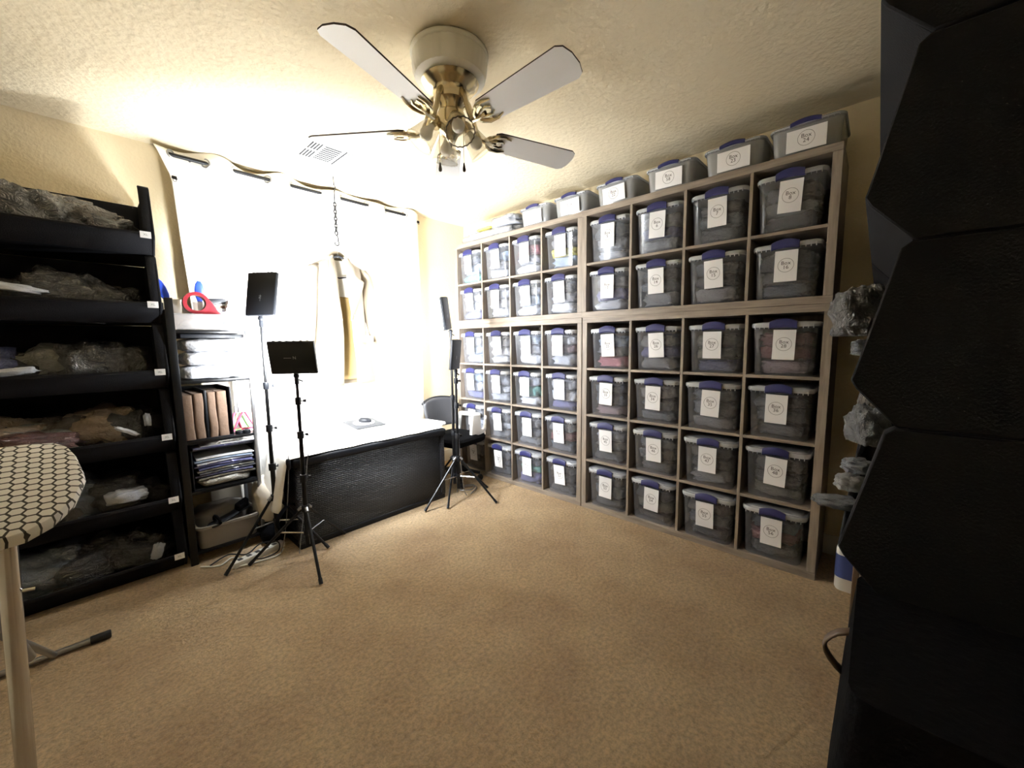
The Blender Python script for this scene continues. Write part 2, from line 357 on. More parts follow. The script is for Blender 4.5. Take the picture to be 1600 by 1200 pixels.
for k in range(4):
    a = math.radians(-25+90*k); R = Matrix.Rotation(a, 3, 'Z') @ Matrix.Rotation(math.radians(-38), 3, 'Y')   # local -z points out and down
    c = Matrix.Rotation(a, 3, 'Z') @ Vector((.062, 0, -.285))
    sh = MB().lathe([(.022, -.028), (.034, -.034), (.042, -.060), (.050, -.095), (.060, -.135)], 36, c, R, ripple=.025, nr=18).build('glass_shade', 'glass', fan, smooth=True)
    MB().lathe([(.0, .01), (.018, .008), (.026, -.01), (.026, -.032), (.0, -.034)], 16, c, R).build('shade_holder', 'brass', sh, smooth='auto')
    MB().lathe([(.0, -.034), (.012, -.036), (.014, -.05), (.026, -.075), (.028, -.09), (.018, -.108), (.0, -.114)], 16, c, R).build('bulb', 'bulb', sh, smooth=True)
    MB().lathe([(.0595, -.132), (.0625, -.134), (.0625, -.138), (.0595, -.139)], 36, c, R, ripple=.025, nr=18).build('shade_rim', 'blade_edge' if k == 3 else 'glass', sh, smooth=True)
for (dx, dy, L_) in ((-.055, .018, .20), (.022, -.055, .20)):
    MB().tube([(dx, dy, -.30), (dx, dy, -.30-L_+.035)], .0016, 6).build('pull_chain', 'brass', fan)
    MB().lathe([(.0, 0), (.003, -.001), (.008, -.028), (.007, -.036), (.0, -.040)], 12, (dx, dy, -.30-L_+.035)).build('pull_knob', 'drop', fan, smooth=True)

# ------------------------------------------------------------------ ceiling vent
vx0, vx1, vy0, vy1 = -1.512, -1.165, .975, 1.305
vent = thing('ceiling_vent', 'white square air vent with louvres in the ceiling near the curtain', 'air vent', ((vx0+vx1)/2, (vy0+vy1)/2, H))
hx, hy = (vx1-vx0)/2, (vy1-vy0)/2
mb = MB()
for lo, hi in (((-hx, -hy), (hx, -hy+.035)), ((-hx, hy-.035), (hx, hy)), ((-hx, -hy+.035), (-hx+.035, hy-.035)), ((hx-.035, -hy+.035), (hx, hy-.035)), ((-.07, -hy+.035), (-.055, hy-.035)), ((.055, -hy+.035), (.07, hy-.035)), ((-hx+.035, -.008), (-.07, .008))):
    mb.box((lo[0], lo[1], -.007), (hi[0], hi[1], -.0005))
mb.build('frame', 'vent', vent, bevel=.0025)
MB().box((-hx+.03, -hy+.03, -.0025), (hx-.03, hy-.03, -.0008)).build('shade_backing', 'vent_shade', vent)  # flat near-black sheet: the shade of the duct hollow painted behind the slats
for k in range(3):
    x = -hx+.0475+k*.0185
    for y0, y1 in ((-hy+.035, -.008), (.008, hy-.035)):
        MB().box((x, y0, -.006), (x+.0055, y1, -.004)).build('slat', 'vent', vent)
for k in range(9):
    y = -hy+.048+k*.0285
    MB().box((-.055, y, -.005), (.055, y+.0075, -.0035)).build('slat', 'vent', vent)
for k in range(3):
    x = .0835+k*.0185
    MB().box((x, -hy+.035, -.006), (x+.011, hy-.035, -.004)).build('slat', 'vent', vent)

# ------------------------------------------------------------------ cube shelves
T = .0167; CW = (1.39-3*T)/4; DEPTH = .39
def shelf(y0, z0, rows, label):
    h = .08 + rows*CW + (rows-1)*T; s = thing('cube_shelf', label, 'shelf', (DEPTH/2, y0+.735, z0), 0, 'wood-effect cube shelves along the right wall')
    def pn(name, y_0, y_1, z_0, z_1, inset=0):
        MB().box((-DEPTH/2+inset, y_0-.735, z_0), (DEPTH/2, y_1-.735, z_1)).build(name, 'shelf_wood' if name in ('side_panel', 'upright_divider') else 'shelf_wood_h', s, bevel=.0015, seg=1)
    pn('side_panel', 0, .04, .04, h-.04); pn('side_panel', 1.43, 1.47, .04, h-.04)
    pn('bottom_panel', 0, 1.47, 0, .04); pn('top_panel', 0, 1.47, h-.04, h)
    for k in range(1, 4): pn('upright_divider', .04+k*CW+(k-1)*T, .04+k*CW+k*T, .04, h-.04, .002)
    for j in range(1, rows):
        for k in range(4): pn('shelf_board', .04+k*(CW+T), .04+k*(CW+T)+CW, .04+j*CW+(j-1)*T, .04+j*CW+j*T, .002)
    MB().box((DEPTH/2, -.735, 0), (DEPTH/2+.006, .735, h)).build('back_panel', 'shelf_wood', s)
    return h
h4 = shelf(-1.472, 0, 4, 'four-by-four cube shelf standing on the carpet nearest the camera')
shelf(.004, 0, 4, 'four-by-four cube shelf standing on the carpet in the window corner')
shelf(-1.462, h4, 2, 'two-row cube shelf stacked on the shelf nearest the camera')
shelf(.006, h4, 2, 'two-row cube shelf stacked on the shelf in the window corner')
HT = h4 + .08 + 2*CW + T

# ------------------------------------------------------------------ storage totes
def tote_meshes(w_, d, h, tag_, bodymat, paper_land):
    """tote front faces -X, base at origin, centred in y"""
    R = {}
    rings = [rrect(d*.86-.004, w_*.86-.004, .03, 4, .0), rrect(d*.865, w_*.865, .035, 4, .004), rrect(d*.93, w_*.935, .04, 4, h*.86), rrect(d*.95, w_*.955, .04, 4, h*.875), rrect(d*.95, w_*.955, .04, 4, h*.93)]
    R['body'] = MB().loft(rings, True, False).mesh('tote_body', bodymat, smooth='auto')
    mb = MB().loft([rrect(d*.955, w_*.96, .042, 5, h*.90), rrect(d*.985, w_*.985, .045, 5, h*.895), rrect(d, w_, .048, 5, h*.925), rrect(d, w_, .048, 5, h*.955), rrect(d*.975, w_*.975, .045, 5, h*.978), rrect(d*.90, w_*.88, .04, 5, h*.975), rrect(d*.88, w_*.85, .04, 5, h*.99), rrect(d*.7, w_*.6, .03, 5, h*.992)])
    for k in range(-6, 7):      # moulded ribs under the lid rim
        if abs(k) > 2: mb.box((-d*.492, k*w_*.07-.002, h*.865), (-d*.475, k*w_*.07+.002, h*.93))
    R['lid'] = mb.mesh('tote_lid', 'lid', smooth='auto')
    # latch: arched band hooked over the lid rim on the front
    lw = w_*.40; mb = MB(); prof = [(-d*.478, h*.985), (-d*.51, h*.995), (-d*.528, h*.96), (-d*.528, h*.885), (-d*.51, h*.86), (-d*.505, h*.88), (-d*.512, h*.90), (-d*.512, h*.95), (-d*.50, h*.972), (-d*.478, h*.968)]
    n = 12; rr = []
    for i in range(n+1):
        t = i/n*2-1; up = .10*h*(1-t*t)*(.27/h)**.5*.55; rr.append([Vector((x, t*lw/2, z+up*(1 if z > h*.93 else .55))) for x, z in prof])
    mb.loft(rr); R['latch'] = mb.mesh('tote_latch', 'latch', smooth='auto')
    return R
TOTE = (.312, .37, .292)
TM = tote_meshes(*TOTE, 'big', 'clear_tote', False)
TOPT = (.318, .37, .150)
TM2 = tote_meshes(*TOPT, 'low', 'cloudy_tote', True)
def ring_mesh(rad, wd, n=40):
    mb = MB(); mb.add([(math.cos(2*PI*i/n)*q, math.sin(2*PI*i/n)*q, 0) for i in range(n) for q in (rad, rad-wd)], [(2*i, 2*((i+1) % n), 2*((i+1) % n)+1, 2*i+1) for i in range(n)]); return mb
PAPER_P = MB().box((-.0007, -.051, -.08), (.0007, .051, .08)).mesh('paper', 'paper')
PAPER_L = MB().box((-.0007, -.083, -.051), (.0007, .083, .051)).mesh('paper', 'paper')
GARM = [lump(1, 1, 1, 11+k, .20, 40, 18, .40, 6.0).mesh('garment', 'wrap_ash', smooth=True) for k in range(5)]
GVAR = {}
def garment_mesh(k, m_):
    if (k, m_) not in GVAR:
        me = GARM[k].copy(); me.materials.clear(); me.materials.append(MATS['wrap_'+m_]); GVAR[(k, m_)] = me
    return GVAR[(k, m_)]
ORD = ['top', 'second', 'third', 'fourth', 'fifth', 'bottom']
POS = ['bottom', 'middle', 'upper', 'topmost']
def tote(x, y, z, num, meshes, dims, label, where, group, colors, land=False, tilt=0, fill=.86):
    w_, d, h = dims
    t = thing('storage_tote', label, 'storage tote', (x+d/2, y, z), random.uniform(-.02, .02), group)
    link('tote_body', meshes['body'], t); link('lid', meshes['lid'], t); link('latch', meshes['latch'], t)
    zc = h*.40 if land else h*.57
    fx = -d*.473 if land else -d*.474
    pl = link('paper_label', PAPER_L if land else PAPER_P, t, 'white paper label with a circled box number')
    lean = math.atan2(w_*0+d*.033, h*.8)
    pl.location = (fx-.0065, random.uniform(-.008, .008), zc); pl.rotation_euler = (random.uniform(-.05, .05)+tilt, -lean*.9, 0)
    vs, fs = text_mesh('Box\n%d' % num, .027)
    mb = ring_mesh(.036, .0014); mb.add(vs, fs)
    me = bpy.data.meshes.new('lettering'); mm = Matrix(((0, 0, 1, 0), (-1, 0, 0, 0), (0, 1, 0, 0), (0, 0, 0, 1)))
    me.from_pydata([mm @ Vector((-v[0]*-1, v[1], 0)) for v in mb.v], [], mb.f); me.materials.append(MATS['ink'])
    lt = link('lettering', me, pl); lt.location = (-.0012, 0, .004)
    # folded, bagged clothes stacked inside
    nl = len(colors); top = h*fill; zz = .008
    wts = [random.uniform(.8, 1.25) for _ in colors]; sw = sum(wts)
    for i, c in enumerate(colors):
        hh = (top-.01)*wts[i]/sw; k = 1 - .085*(1-(zz+hh/2)/h)*1.6
        g = bpy.data.objects.new('folded_garment', garment_mesh(random.randrange(5), c)); COL.objects.link(g)
        zm = (zz+.2*hh)/h; fw = .865+.07*zm
        g.location = (x+d/2, y, z+zz); g.scale = (d*fw-.045, w_*fw-.045, hh*1.06); g.rotation_euler = (random.uniform(-.06, .06), 0, random.choice((0, PI))+t.rotation_euler[2])
        tag(g, '%s %s garment in the %s' % (POS[i] if nl > 1 else 'only', CN[c], where), 'clothing', 'bagged clothes in the storage totes'); zz += hh
CN = dict(charcoal='charcoal', slate='slate grey', ash='grey', pale='pale grey', navy='navy', periwinkle='periwinkle blue', olive='olive grey', rose='rose pink', maroon='dark red', mauve='mauve', snow='whitish', sky='light blue', yellow='yellow', brown='brown', tan='tan', smoke='blackish', red='red', teal='teal')
NUM = {0: [1, 2, 3, 4, 5, 6, 7, 8], 1: [9, 10, 11, 12, 13, 14, 15, 16], 2: [17, 18, 19, 20, 25, 26, 27, 28], 3: [29, 30, 31, 32, 33, 34, 35, 36], 4: [41, 42, 43, 44, 45, 46, 47, 48], 5: [49, 50, 51, 52, 53, 54, 55, 56]}
CC = {0: ['teal sky slate', 'pale ash sky', 'snow pale rose', 'sky yellow ash', 'pale ash charcoal', 'ash navy ash', 'charcoal slate charcoal', 'charcoal ash charcoal'],  # window-side columns paler: the lamps' glare is put into the garment colours
      1: ['periwinkle pale snow', 'snow snow pale', 'snow sky pale', 'snow pale slate', 'snow periwinkle ash', 'ash slate charcoal', 'ash charcoal slate', 'slate charcoal charcoal'],
      2: ['sky sky ash', 'snow snow pale', 'snow pale sky', 'pale mauve snow', 'rose ash sky', 'ash periwinkle ash', 'navy olive olive', 'mauve maroon maroon'],
      3: ['periwinkle pale sky', 'pale snow pale', 'snow teal pale', 'periwinkle snow pale', 'mauve slate slate', 'slate charcoal ash', 'ash slate slate', 'charcoal slate charcoal'],
      4: ['ash pale ash', 'ash snow ash', 'ash slate ash', 'slate maroon ash', 'charcoal ash pale', 'charcoal charcoal slate', 'ash charcoal charcoal', 'olive charcoal charcoal'],
      5: ['smoke charcoal', 'charcoal charcoal slate', 'periwinkle teal slate', 'charcoal charcoal charcoal', 'charcoal slate charcoal', 'brown olive charcoal', 'charcoal slate charcoal', 'charcoal maroon slate']}
COLN = ['first', 'second', 'third', 'fourth']
for row in range(6):
    for col in range(8):
        left = col < 4; up = row < 2
        y_far = (1.474 if left else -.002) if not up else (1.476 if left else .008)
        y = y_far - .04 - CW/2 - (col % 4)*(CW+T)
        z = (h4+.04+(1-row)*(CW+T)) if up else (.04+(5-row)*(CW+T))
        n = NUM[row][col]
        if left: lab = 'clear lidded storage tote in the %s row, %s column from the window corner' % (ORD[row], COLN[col]); wh = '%s-row tote, %s column from the window' % (ORD[row], COLN[col])
        else:
            pl_ = ('beside the shelf joint', 'second from the shelf joint', 'third from the shelf joint', 'nearest the camera')[col-4]
            lab = 'clear tote labelled Box %d, %s row, %s' % (n, ORD[row], pl_); wh = 'Box %d tote, %s row, %s' % (n, ORD[row], pl_)
        tote(-.012+random.uniform(-.004, .012), y+random.uniform(-.004, .004), z+.001, n, TM, TOTE, lab, wh, 'clear lidded totes in the cube shelves', CC[row][col].split(), tilt=(.07 if (row, col) in ((3, 5), (3, 6)) else 0), fill=random.uniform(.80, .87))
for i, (y, n, cs, extra) in enumerate(((.475, 38, 'snow', 'nearest the wrapped bags'), (.125, 57, 'snow pale', 'second from the wrapped bags'), (-.25, 22, 'pale slate', 'third from the wrapped bags'), (-.62, 58, 'ash', 'second-left of Box 24, labelled Box 58'), (-.975, 23, 'charcoal', 'labelled Box 23, beside Box 24'), (-1.305, 24, 'slate', 'labelled Box 24, nearest the camera'))):  # contents paler towards the lamps, their glare put into the colours
    tote(.0, y, HT+.001, n, TM2, TOPT, 'low cloudy lidded tote on top of the shelves, '+extra, 'low shelf-top tote '+extra, 'low totes on top of the cube shelves', cs.split(), True, fill=.55)
# wrapped bags lying on the shelf top in the corner
for i, (y0, y1, xw, h, z, c) in enumerate(((.70, 1.42, .30, .085, HT, 'ash'), (.72, 1.36, .29, .075, HT+.072, 'pale'), (.70, 1.02, .27, .05, HT+.118, 'ash'))):
    g = lump(xw, y1-y0, h, 40+i, .16, 34, 12, .5, 5).build('wrapped_bag', 'wrap_'+c, smooth=True)
    g.location = (.16, (y0+y1)/2, z)
    tag(g, '%s grey plastic-wrapped bag lying on the shelf top beside the ceiling corner' % ('lowest', 'middle', 'topmost')[i], 'bag', 'wrapped bags on the shelf top')
g = lump(.04, .20, .022, 61, .1, 20, 8).build('rolled_strap', 'wrap_yellow', smooth=True); g.location = (.015, 1.06, HT+.074)
tag(g, 'yellow strip poking out of the wrapped bags on the shelf top', 'strap')

# ------------------------------------------------------------------ curtain, rod, clips
RY, RZ = 1.70, 2.492
rod = thing('curtain_rod', 'black metal curtain rod threaded through the white curtain below the ceiling', 'curtain rod', (-1.18, RY, RZ))
MB().tube([(-.925, 0, 0), (.895, 0, 0)], .0125, 12).build('pole', 'black_metal', rod, smooth='auto')
for sx in (-.80, .05, .80):
    MB().tube([(sx, 0, 0), (sx, .05, .0), (sx, .094, .0)], .007, 8).box((sx-.015, .084, -.03), (sx+.015, .0945, .03)).build('bracket', 'black_metal', rod, smooth='auto')
# grommet positions (x) found along the rod: the rod shows in front between pairs
GR = [-2.084, -1.906, -1.746, -1.54, -1.381, -1.171, -1.002, -.784, -.601, -.403]
cur = thing('grommet_curtain', 'white grommet curtain hung as a backdrop behind the coat', 'curtain', (-1.2, RY, 0), 0)
XA, XB = -2.165, -.262
# fold phase: curtain passes through the rod plane at each grommet
ph = [XA] + GR + [XB]
def fold(x):
    for i in range(len(ph)-1):
        if ph[i] <= x <= ph[i+1]+1e-6:
            t = (x-ph[i])/(ph[i+1]-ph[i]); sgn = -1 if i % 2 == 0 else 1
            if i == 0: sgn, t = -1, .5+t/2
            return sgn*math.sin(PI*t)
    return 0
ZT, ZB = 2.535, .03
def cpt(a, b_):
    x = XA+(XB-XA)*a; z = ZT+(ZB-ZT)*b_
    top = max(0, 1-(ZT-z)/.5)
    amp = .040*top + .022*(1-top)
    y = fold(x)*amp + .012*math.sin(x*19+z*2)*(1-top) + .01*nz((x*3, z*1.2, 3), 1)
    # the left edge is pulled in by a clip and slants to the right lower down
    e = max(0, 1-(x-XA)/.45); k = min(1, max(0, (ZT-z)/.19))
    xs = x + e*(.075*k + .045*min(1, max(0, (ZT-z-.19)/.9)))
    zz = z + (.018*math.sin(x*13+1) if b_ == 0 else 0)*1
    return (xs+1.2, -y*-1 if False else y, zz)
mb = MB(); mb.grid(cpt, 220, 60); fab = mb.build('curtain_fabric', 'curtain', cur, smooth=True)
so = fab.modifiers.new('s', 'SOLIDIFY'); so.thickness = .0025; so.offset = 0
for i, x in enumerate(GR):
    sgn = (1 if i % 2 == 0 else -1)
    k = min(1, max(0, (ZT-RZ)/.19)); e = max(0, 1-(x-XA)/.45)
    rotm = Matrix.Rotation(sgn*.75, 3, 'Z') @ Matrix.Rotation(PI/2, 3, 'X')
    MB().lathe([(.021, -.004), (.030, -.004), (.031, 0), (.030, .004), (.021, .004), (.020, 0), (.021, -.004)], 20, (x+e*.03*k+1.2, 0, RZ), rotm).build('grommet', 'grey_metal', cur, smooth=True)
def clip(name, loc, lab):
    t = thing(name, lab, 'clip', loc, 0, 'black clips on the curtain edges')
    MB().prism([(-.016, 0), (.016, 0), (.012, .02), (-.012, .02)], lambda a, b_, q: (a, q*b_/.02*.4+q*.6, b_-.01), -.012, .012).build('jaw', 'black_metal', t, bevel=.002)
    for s_ in (-1, 1):
        MB().tube([(-.008, s_*.012, -.008), (-.007, s_*.013, -.022), (.0, s_*.013, -.026), (.007, s_*.013, -.022), (.008, s_*.012, -.008)], .0018, 6).build('wire_arm', 'black_metal', t)
clip('binder_clip', (-2.075, RY-.015, 2.348), 'black clip pinching the left edge of the white curtain')
clip('binder_clip', (-.268, RY-.012, 2.452), 'black clip pinching the right edge of the white curtain')

# ------------------------------------------------------------------ chain, hanger, coat
CX, CY = -1.160, 1.47
ch = thing('hanging_chain', 'dark metal chain with hook hanging from the ceiling above the coat', 'chain', (CX, CY, H))
MB().tube([(0, 0, 0), (0, 0, -.06), (.012, 0, -.075), (.006, 0, -.095), (0, 0, -.11), (0, 0, -.20)], .004, 7).build('ceiling_hook', 'black_metal', ch, smooth=True)
mb = MB()
for k in range(9):
    z = -.205-k*.026; pts = []
    for i in range(13):
        a = 2*PI*i/12; q = (.010*math.cos(a), .019*math.sin(a))
        pts.append((q[0], 0, z+q[1]) if k % 2 == 0 else (0, q[0], z+q[1]))
    mb.tube(pts, .0042, 6, False)
mb.build('chain_links', 'black_metal', ch, smooth=True)
MB().tube([(0, 0, -.425), (.012, 0, -.45)] + arc((0, -.490), .017, .9, -3.6, 14, lambda a, b_: (a, 0, b_)), .0042, 7).build('hook', 'black_metal', ch, smooth=True)
hg = thing('coat_hanger', 'black coat hanger holding the cream coat', 'coat hanger', (CX, CY, 2.05))
MB().tube(arc((0, -.022), .022, PI*1.15, -PI*.35, 12, lambda a, b_: (a, 0, b_)) + [(0, 0, -.055), (0, 0, -.085)], .0022, 7).build('hook', 'chrome', hg, smooth=True)
MB().tube([(-.205, 0, -.205), (-.17, -.004, -.168), (-.11, -.008, -.135), (-.05, -.008, -.100), (0, -.008, -.082), (.05, -.008, -.100), (.11, -.008, -.135), (.17, -.004, -.168), (.205, 0, -.205)], [.010, .014, .014, .014, .014, .014, .014, .014, .010], 10, flat=.6).build('shoulder_bar', 'black_plastic', hg, smooth=True)
MB().tube([(-.20, 0, -.205), (0, -.008, -.248), (.20, 0, -.205)], .006, 8).build('trouser_bar', 'black_plastic', hg, smooth=True)
co = thing('coat', 'long cream coat with open front and golden lining hung before the curtain', 'coat', (CX, CY, .975))
# rows: z, x_outer, x_inner(front edge), y_outer, y_inner  (z from hem)
def panel(name, rows, m_, par, nx=8, thick=.007, bulge=.03, label=None):
    n = len(rows)
    def fn(a, b_):
        q = b_*(n-1); i = min(int(q), n-2); t = q-i; t = t*t*(3-2*t)
        R0, R1 = rows[i], rows[i+1]; v = [R0[k]+(R1[k]-R0[k])*t for k in range(5)]
        x = v[1]+(v[2]-v[1])*a; y = v[3]+(v[4]-v[3])*a - bulge*math.sin(PI*a)
        return (x, y + .006*nz((x*9, v[0]*5, 1), 1), v[0] if not callable(v[0]) else 0)
    mb = MB().grid(fn, nx, (n-1)*4); o = mb.build(name, m_, par, smooth=True, label=label)
    s_ = o.modifiers.new('s', 'SOLIDIFY'); s_.thickness = thick; s_.offset = 0
    return o
fl = [(0, -.270, -.040, .0, -.075), (.18, -.250, -.034, .0, -.085), (.38, -.205, -.028, .005, -.09), (.55, -.198, -.030, .005, -.085), (.66, -.205, -.040, .005, -.075), (.78, -.205, -.045, .005, -.065), (.88, -.205, -.045, .0, -.05), (.915, -.190, -.045, .0, -.03), (.955, -.11, -.040, .0, -.01), (.992, -.060, -.040, .0, .0)]
panel('front_panel', fl, 'coat', co)
fr_ = [(z, -xo*.98, .035+(.012 if z < .6 else .0)+(.02 if z < .2 else 0), yo, yi) for z, xo, xi, yo, yi in fl]
panel('front_panel', fr_, 'coat', co)
bk_ = [(z, xo, -xo, .035, .035) for z, xo, xi, yo, yi in fl]
panel('back_panel', bk_, 'coat', co, 10, bulge=-.02)
panel('lining', [(.035, -.19, .19, .022, .022), (.30, -.17, .17, .022, .022), (.60, -.15, .15, .022, .022), (.69, -.15, .15, .022, .022)], 'lining', co, 8, .003, -.01, 'golden satin lining')
panel('yoke_lining', [(.69, -.15, .15, .020, .020), (.80, -.15, .15, .020, .020), (.93, -.10, .10, .015, .015), (.965, -.06, .06, .012, .012)], 'lining_white', co, 8, .003, -.01)
for s_ in (-1, 1):
    # lapel: flap folded back over the front panel
    x = lambda q: s_*q
    panel('lapel', [(.50, x(.034), x(.037), -.096, -.096), (.62, x(.045), x(.085), -.092, -.10), (.74, x(.047), x(.135), -.085, -.105), (.80, x(.046), x(.155), -.08, -.10), (.83, x(.046), x(.115), -.075, -.09), (.845, x(.046), x(.10), -.07, -.085), (.90, x(.046), x(.095), -.055, -.065), (.985, x(.042), x(.075), -.012, -.020)], 'coat', co, 5, .005, .006)
    cuff = .285 if s_ < 0 else .325
    rings = []
    for (z, xc, yc, rx, ry) in ((.905, .185, 0, .035, .05), (.86, .208, 0, .050, .068), (.78, .225, .0, .056, .07), (.62, .238, -.005, .054, .062), (.48, .252, -.015, .050, .056), (.36, .268, -.03, .046, .050), (.27, cuff, -.04, .044, .047)):
        rings.append([Vector((s_*(xc+rx*math.cos(k*PI/8)), yc+ry*math.sin(k*PI/8), z)) for k in range(16)])
    sl = MB().loft(rings, False, False).build('sleeve', 'coat', co, smooth=True)
    q = sl.modifiers.new('s', 'SOLIDIFY'); q.thickness = .005
    MB().box((s_*.16-.055, -.094, .33), (s_*.16+.055, -.082, .385)).build('pocket_flap', 'coat', co, bevel=.004)
MB().tube(arc((0, .955), .062, PI*1.02, -PI*.02, 14, lambda a, b_: (a, .018-.0*a, b_)), [.010]*15, 8, flat=2.0).build('collar', 'coat', co, smooth=True)
for z in (.30, .42, .54):
    MB().lathe([(0, .003), (.008, .002), (.009, 0), (.008, -.002), (0, -.003)], 12, (.062, -.112, z), Matrix.Rotation(PI/2, 3, 'X')).build('button', 'brass', co, smooth=True)

# ------------------------------------------------------------------ black woven storage bench with sheet
BX0, BX1, BY0, BY1 = -1.735, -.585, .955, 1.62
bc = ((BX0+BX1)/2, (BY0+BY1)/2, 0); bw, bd = (BX1-BX0)/2, (BY1-BY0)/2
bench = thing('storage_bench', 'black woven resin storage bench standing in front of the curtain', 'storage bench', bc)
MB().box((-bw+.012, -bd+.012, .012), (bw-.012, bd-.012, .545)).build('woven_body', 'wicker', bench, bevel=.012)
MB().box((-bw+.004, -bd+.004, .0), (bw-.004, bd-.004, .035)).build('base_rim', 'black_plastic', bench, bevel=.006)
for sx in (-1, 1):
    for sy in (-1, 1):
        MB().box((sx*(bw-.022)-.022, sy*(bd-.022)-.022, .03), (sx*(bw-.022)+.022, sy*(bd-.022)+.022, .55)).build('corner_post', 'wicker', bench, bevel=.01)
lidz = lambda y: .592 + (y+bd)/(2*bd)*.068
MB().add([(x, y, z) for z0 in (0, 1) for y in (-bd-.012, bd) for x in (-bw-.012, bw+.012) for z in ((.535 if z0 == 0 else lidz(y)),)], [(0, 2, 3, 1), (4, 5, 7, 6), (0, 1, 5, 4), (2, 6, 7, 3), (0, 4, 6, 2), (1, 3, 7, 5)]).build('lid', 'black_plastic', bench, bevel=.014, seg=3)
# white sheet over the lid, hanging down the left end
sx0, sx1 = -bw-.02, bw+.018
def sh(a, b_):
    y = -bd-.006+(2*bd+.08)*b_
    L_ = .34; tot = L_+(sx1-sx0)
    s_ = a*tot
    if s_ < L_:
        t = (L_-s_)/L_; x = sx0-.012-.075*t**.7*(.4+.6*abs(math.sin(9*b_+.6)))-.012*math.sin(21*b_); z = lidz(y)+.004-(L_-s_)*.97
        y2 = y + .03*t*math.sin(7*b_+1)
    else:
        x = sx0+(s_-L_); y2 = y-(.004*math.sin(x*9)+.004*math.sin(x*23) if b_ == 0 else 0); z = lidz(y)+.006+.004*abs(nz((x*5, y*5, 0), 1))
        if x > sx1-.03: z -= (x-sx1+.03)*.8
    if b_ > .93: z = max(z, .0)
    return (x, y2, z)
st = MB().grid(sh, 90, 28).build('white_sheet', 'sheet', smooth=True); st.location = bc
q = st.modifiers.new('s', 'SOLIDIFY'); q.thickness = .003; q.offset = 1
tag(st, 'white cloth sheet spread over the black storage bench', 'sheet')
# grey square pad and small dark mouse
pz = lambda y: lidz(y-bc[1])+.0135
tl = math.atan2(.068, 2*bd)
pad = thing('square_pad', 'grey square pad with white middle lying on the white sheet', 'pad', (-1.06, 1.385, pz(1.385)), 0)
pad.rotation_euler = (tl, 0, .02)
MB().box((-.122, -.125, 0), (.122, .125, .010)).build('pad_base', 'pad_grey', pad, bevel=.003)
MB().prism([(.085*math.cos(k*PI/12), .07*math.sin(k*PI/12)) for k in range(24)], lambda a, b_, t: (a, b_, t), .0102, .0122).build('pad_disc', 'paper', pad)
mo = thing('computer_mouse', 'small dark computer mouse on the grey square pad', 'mouse', (-1.052, 1.385, pz(1.385)+.013), .9)
mo.rotation_euler = (tl, 0, .9)
MB().loft([[Vector((x*w2, y*l2, z)) for x, y in [(math.cos(k*PI/8), math.sin(k*PI/8)) for k in range(16)]] for w2, l2, z in ((.028, .048, 0), (.031, .052, .008), (.029, .049, .020), (.022, .038, .030), (.010, .018, .034))]).build('shell', 'black_plastic', mo, smooth=True)
MB().box((-.002, .015, .028), (.002, .04, .034)).build('wheel', 'dark_grey', mo, bevel=.001)

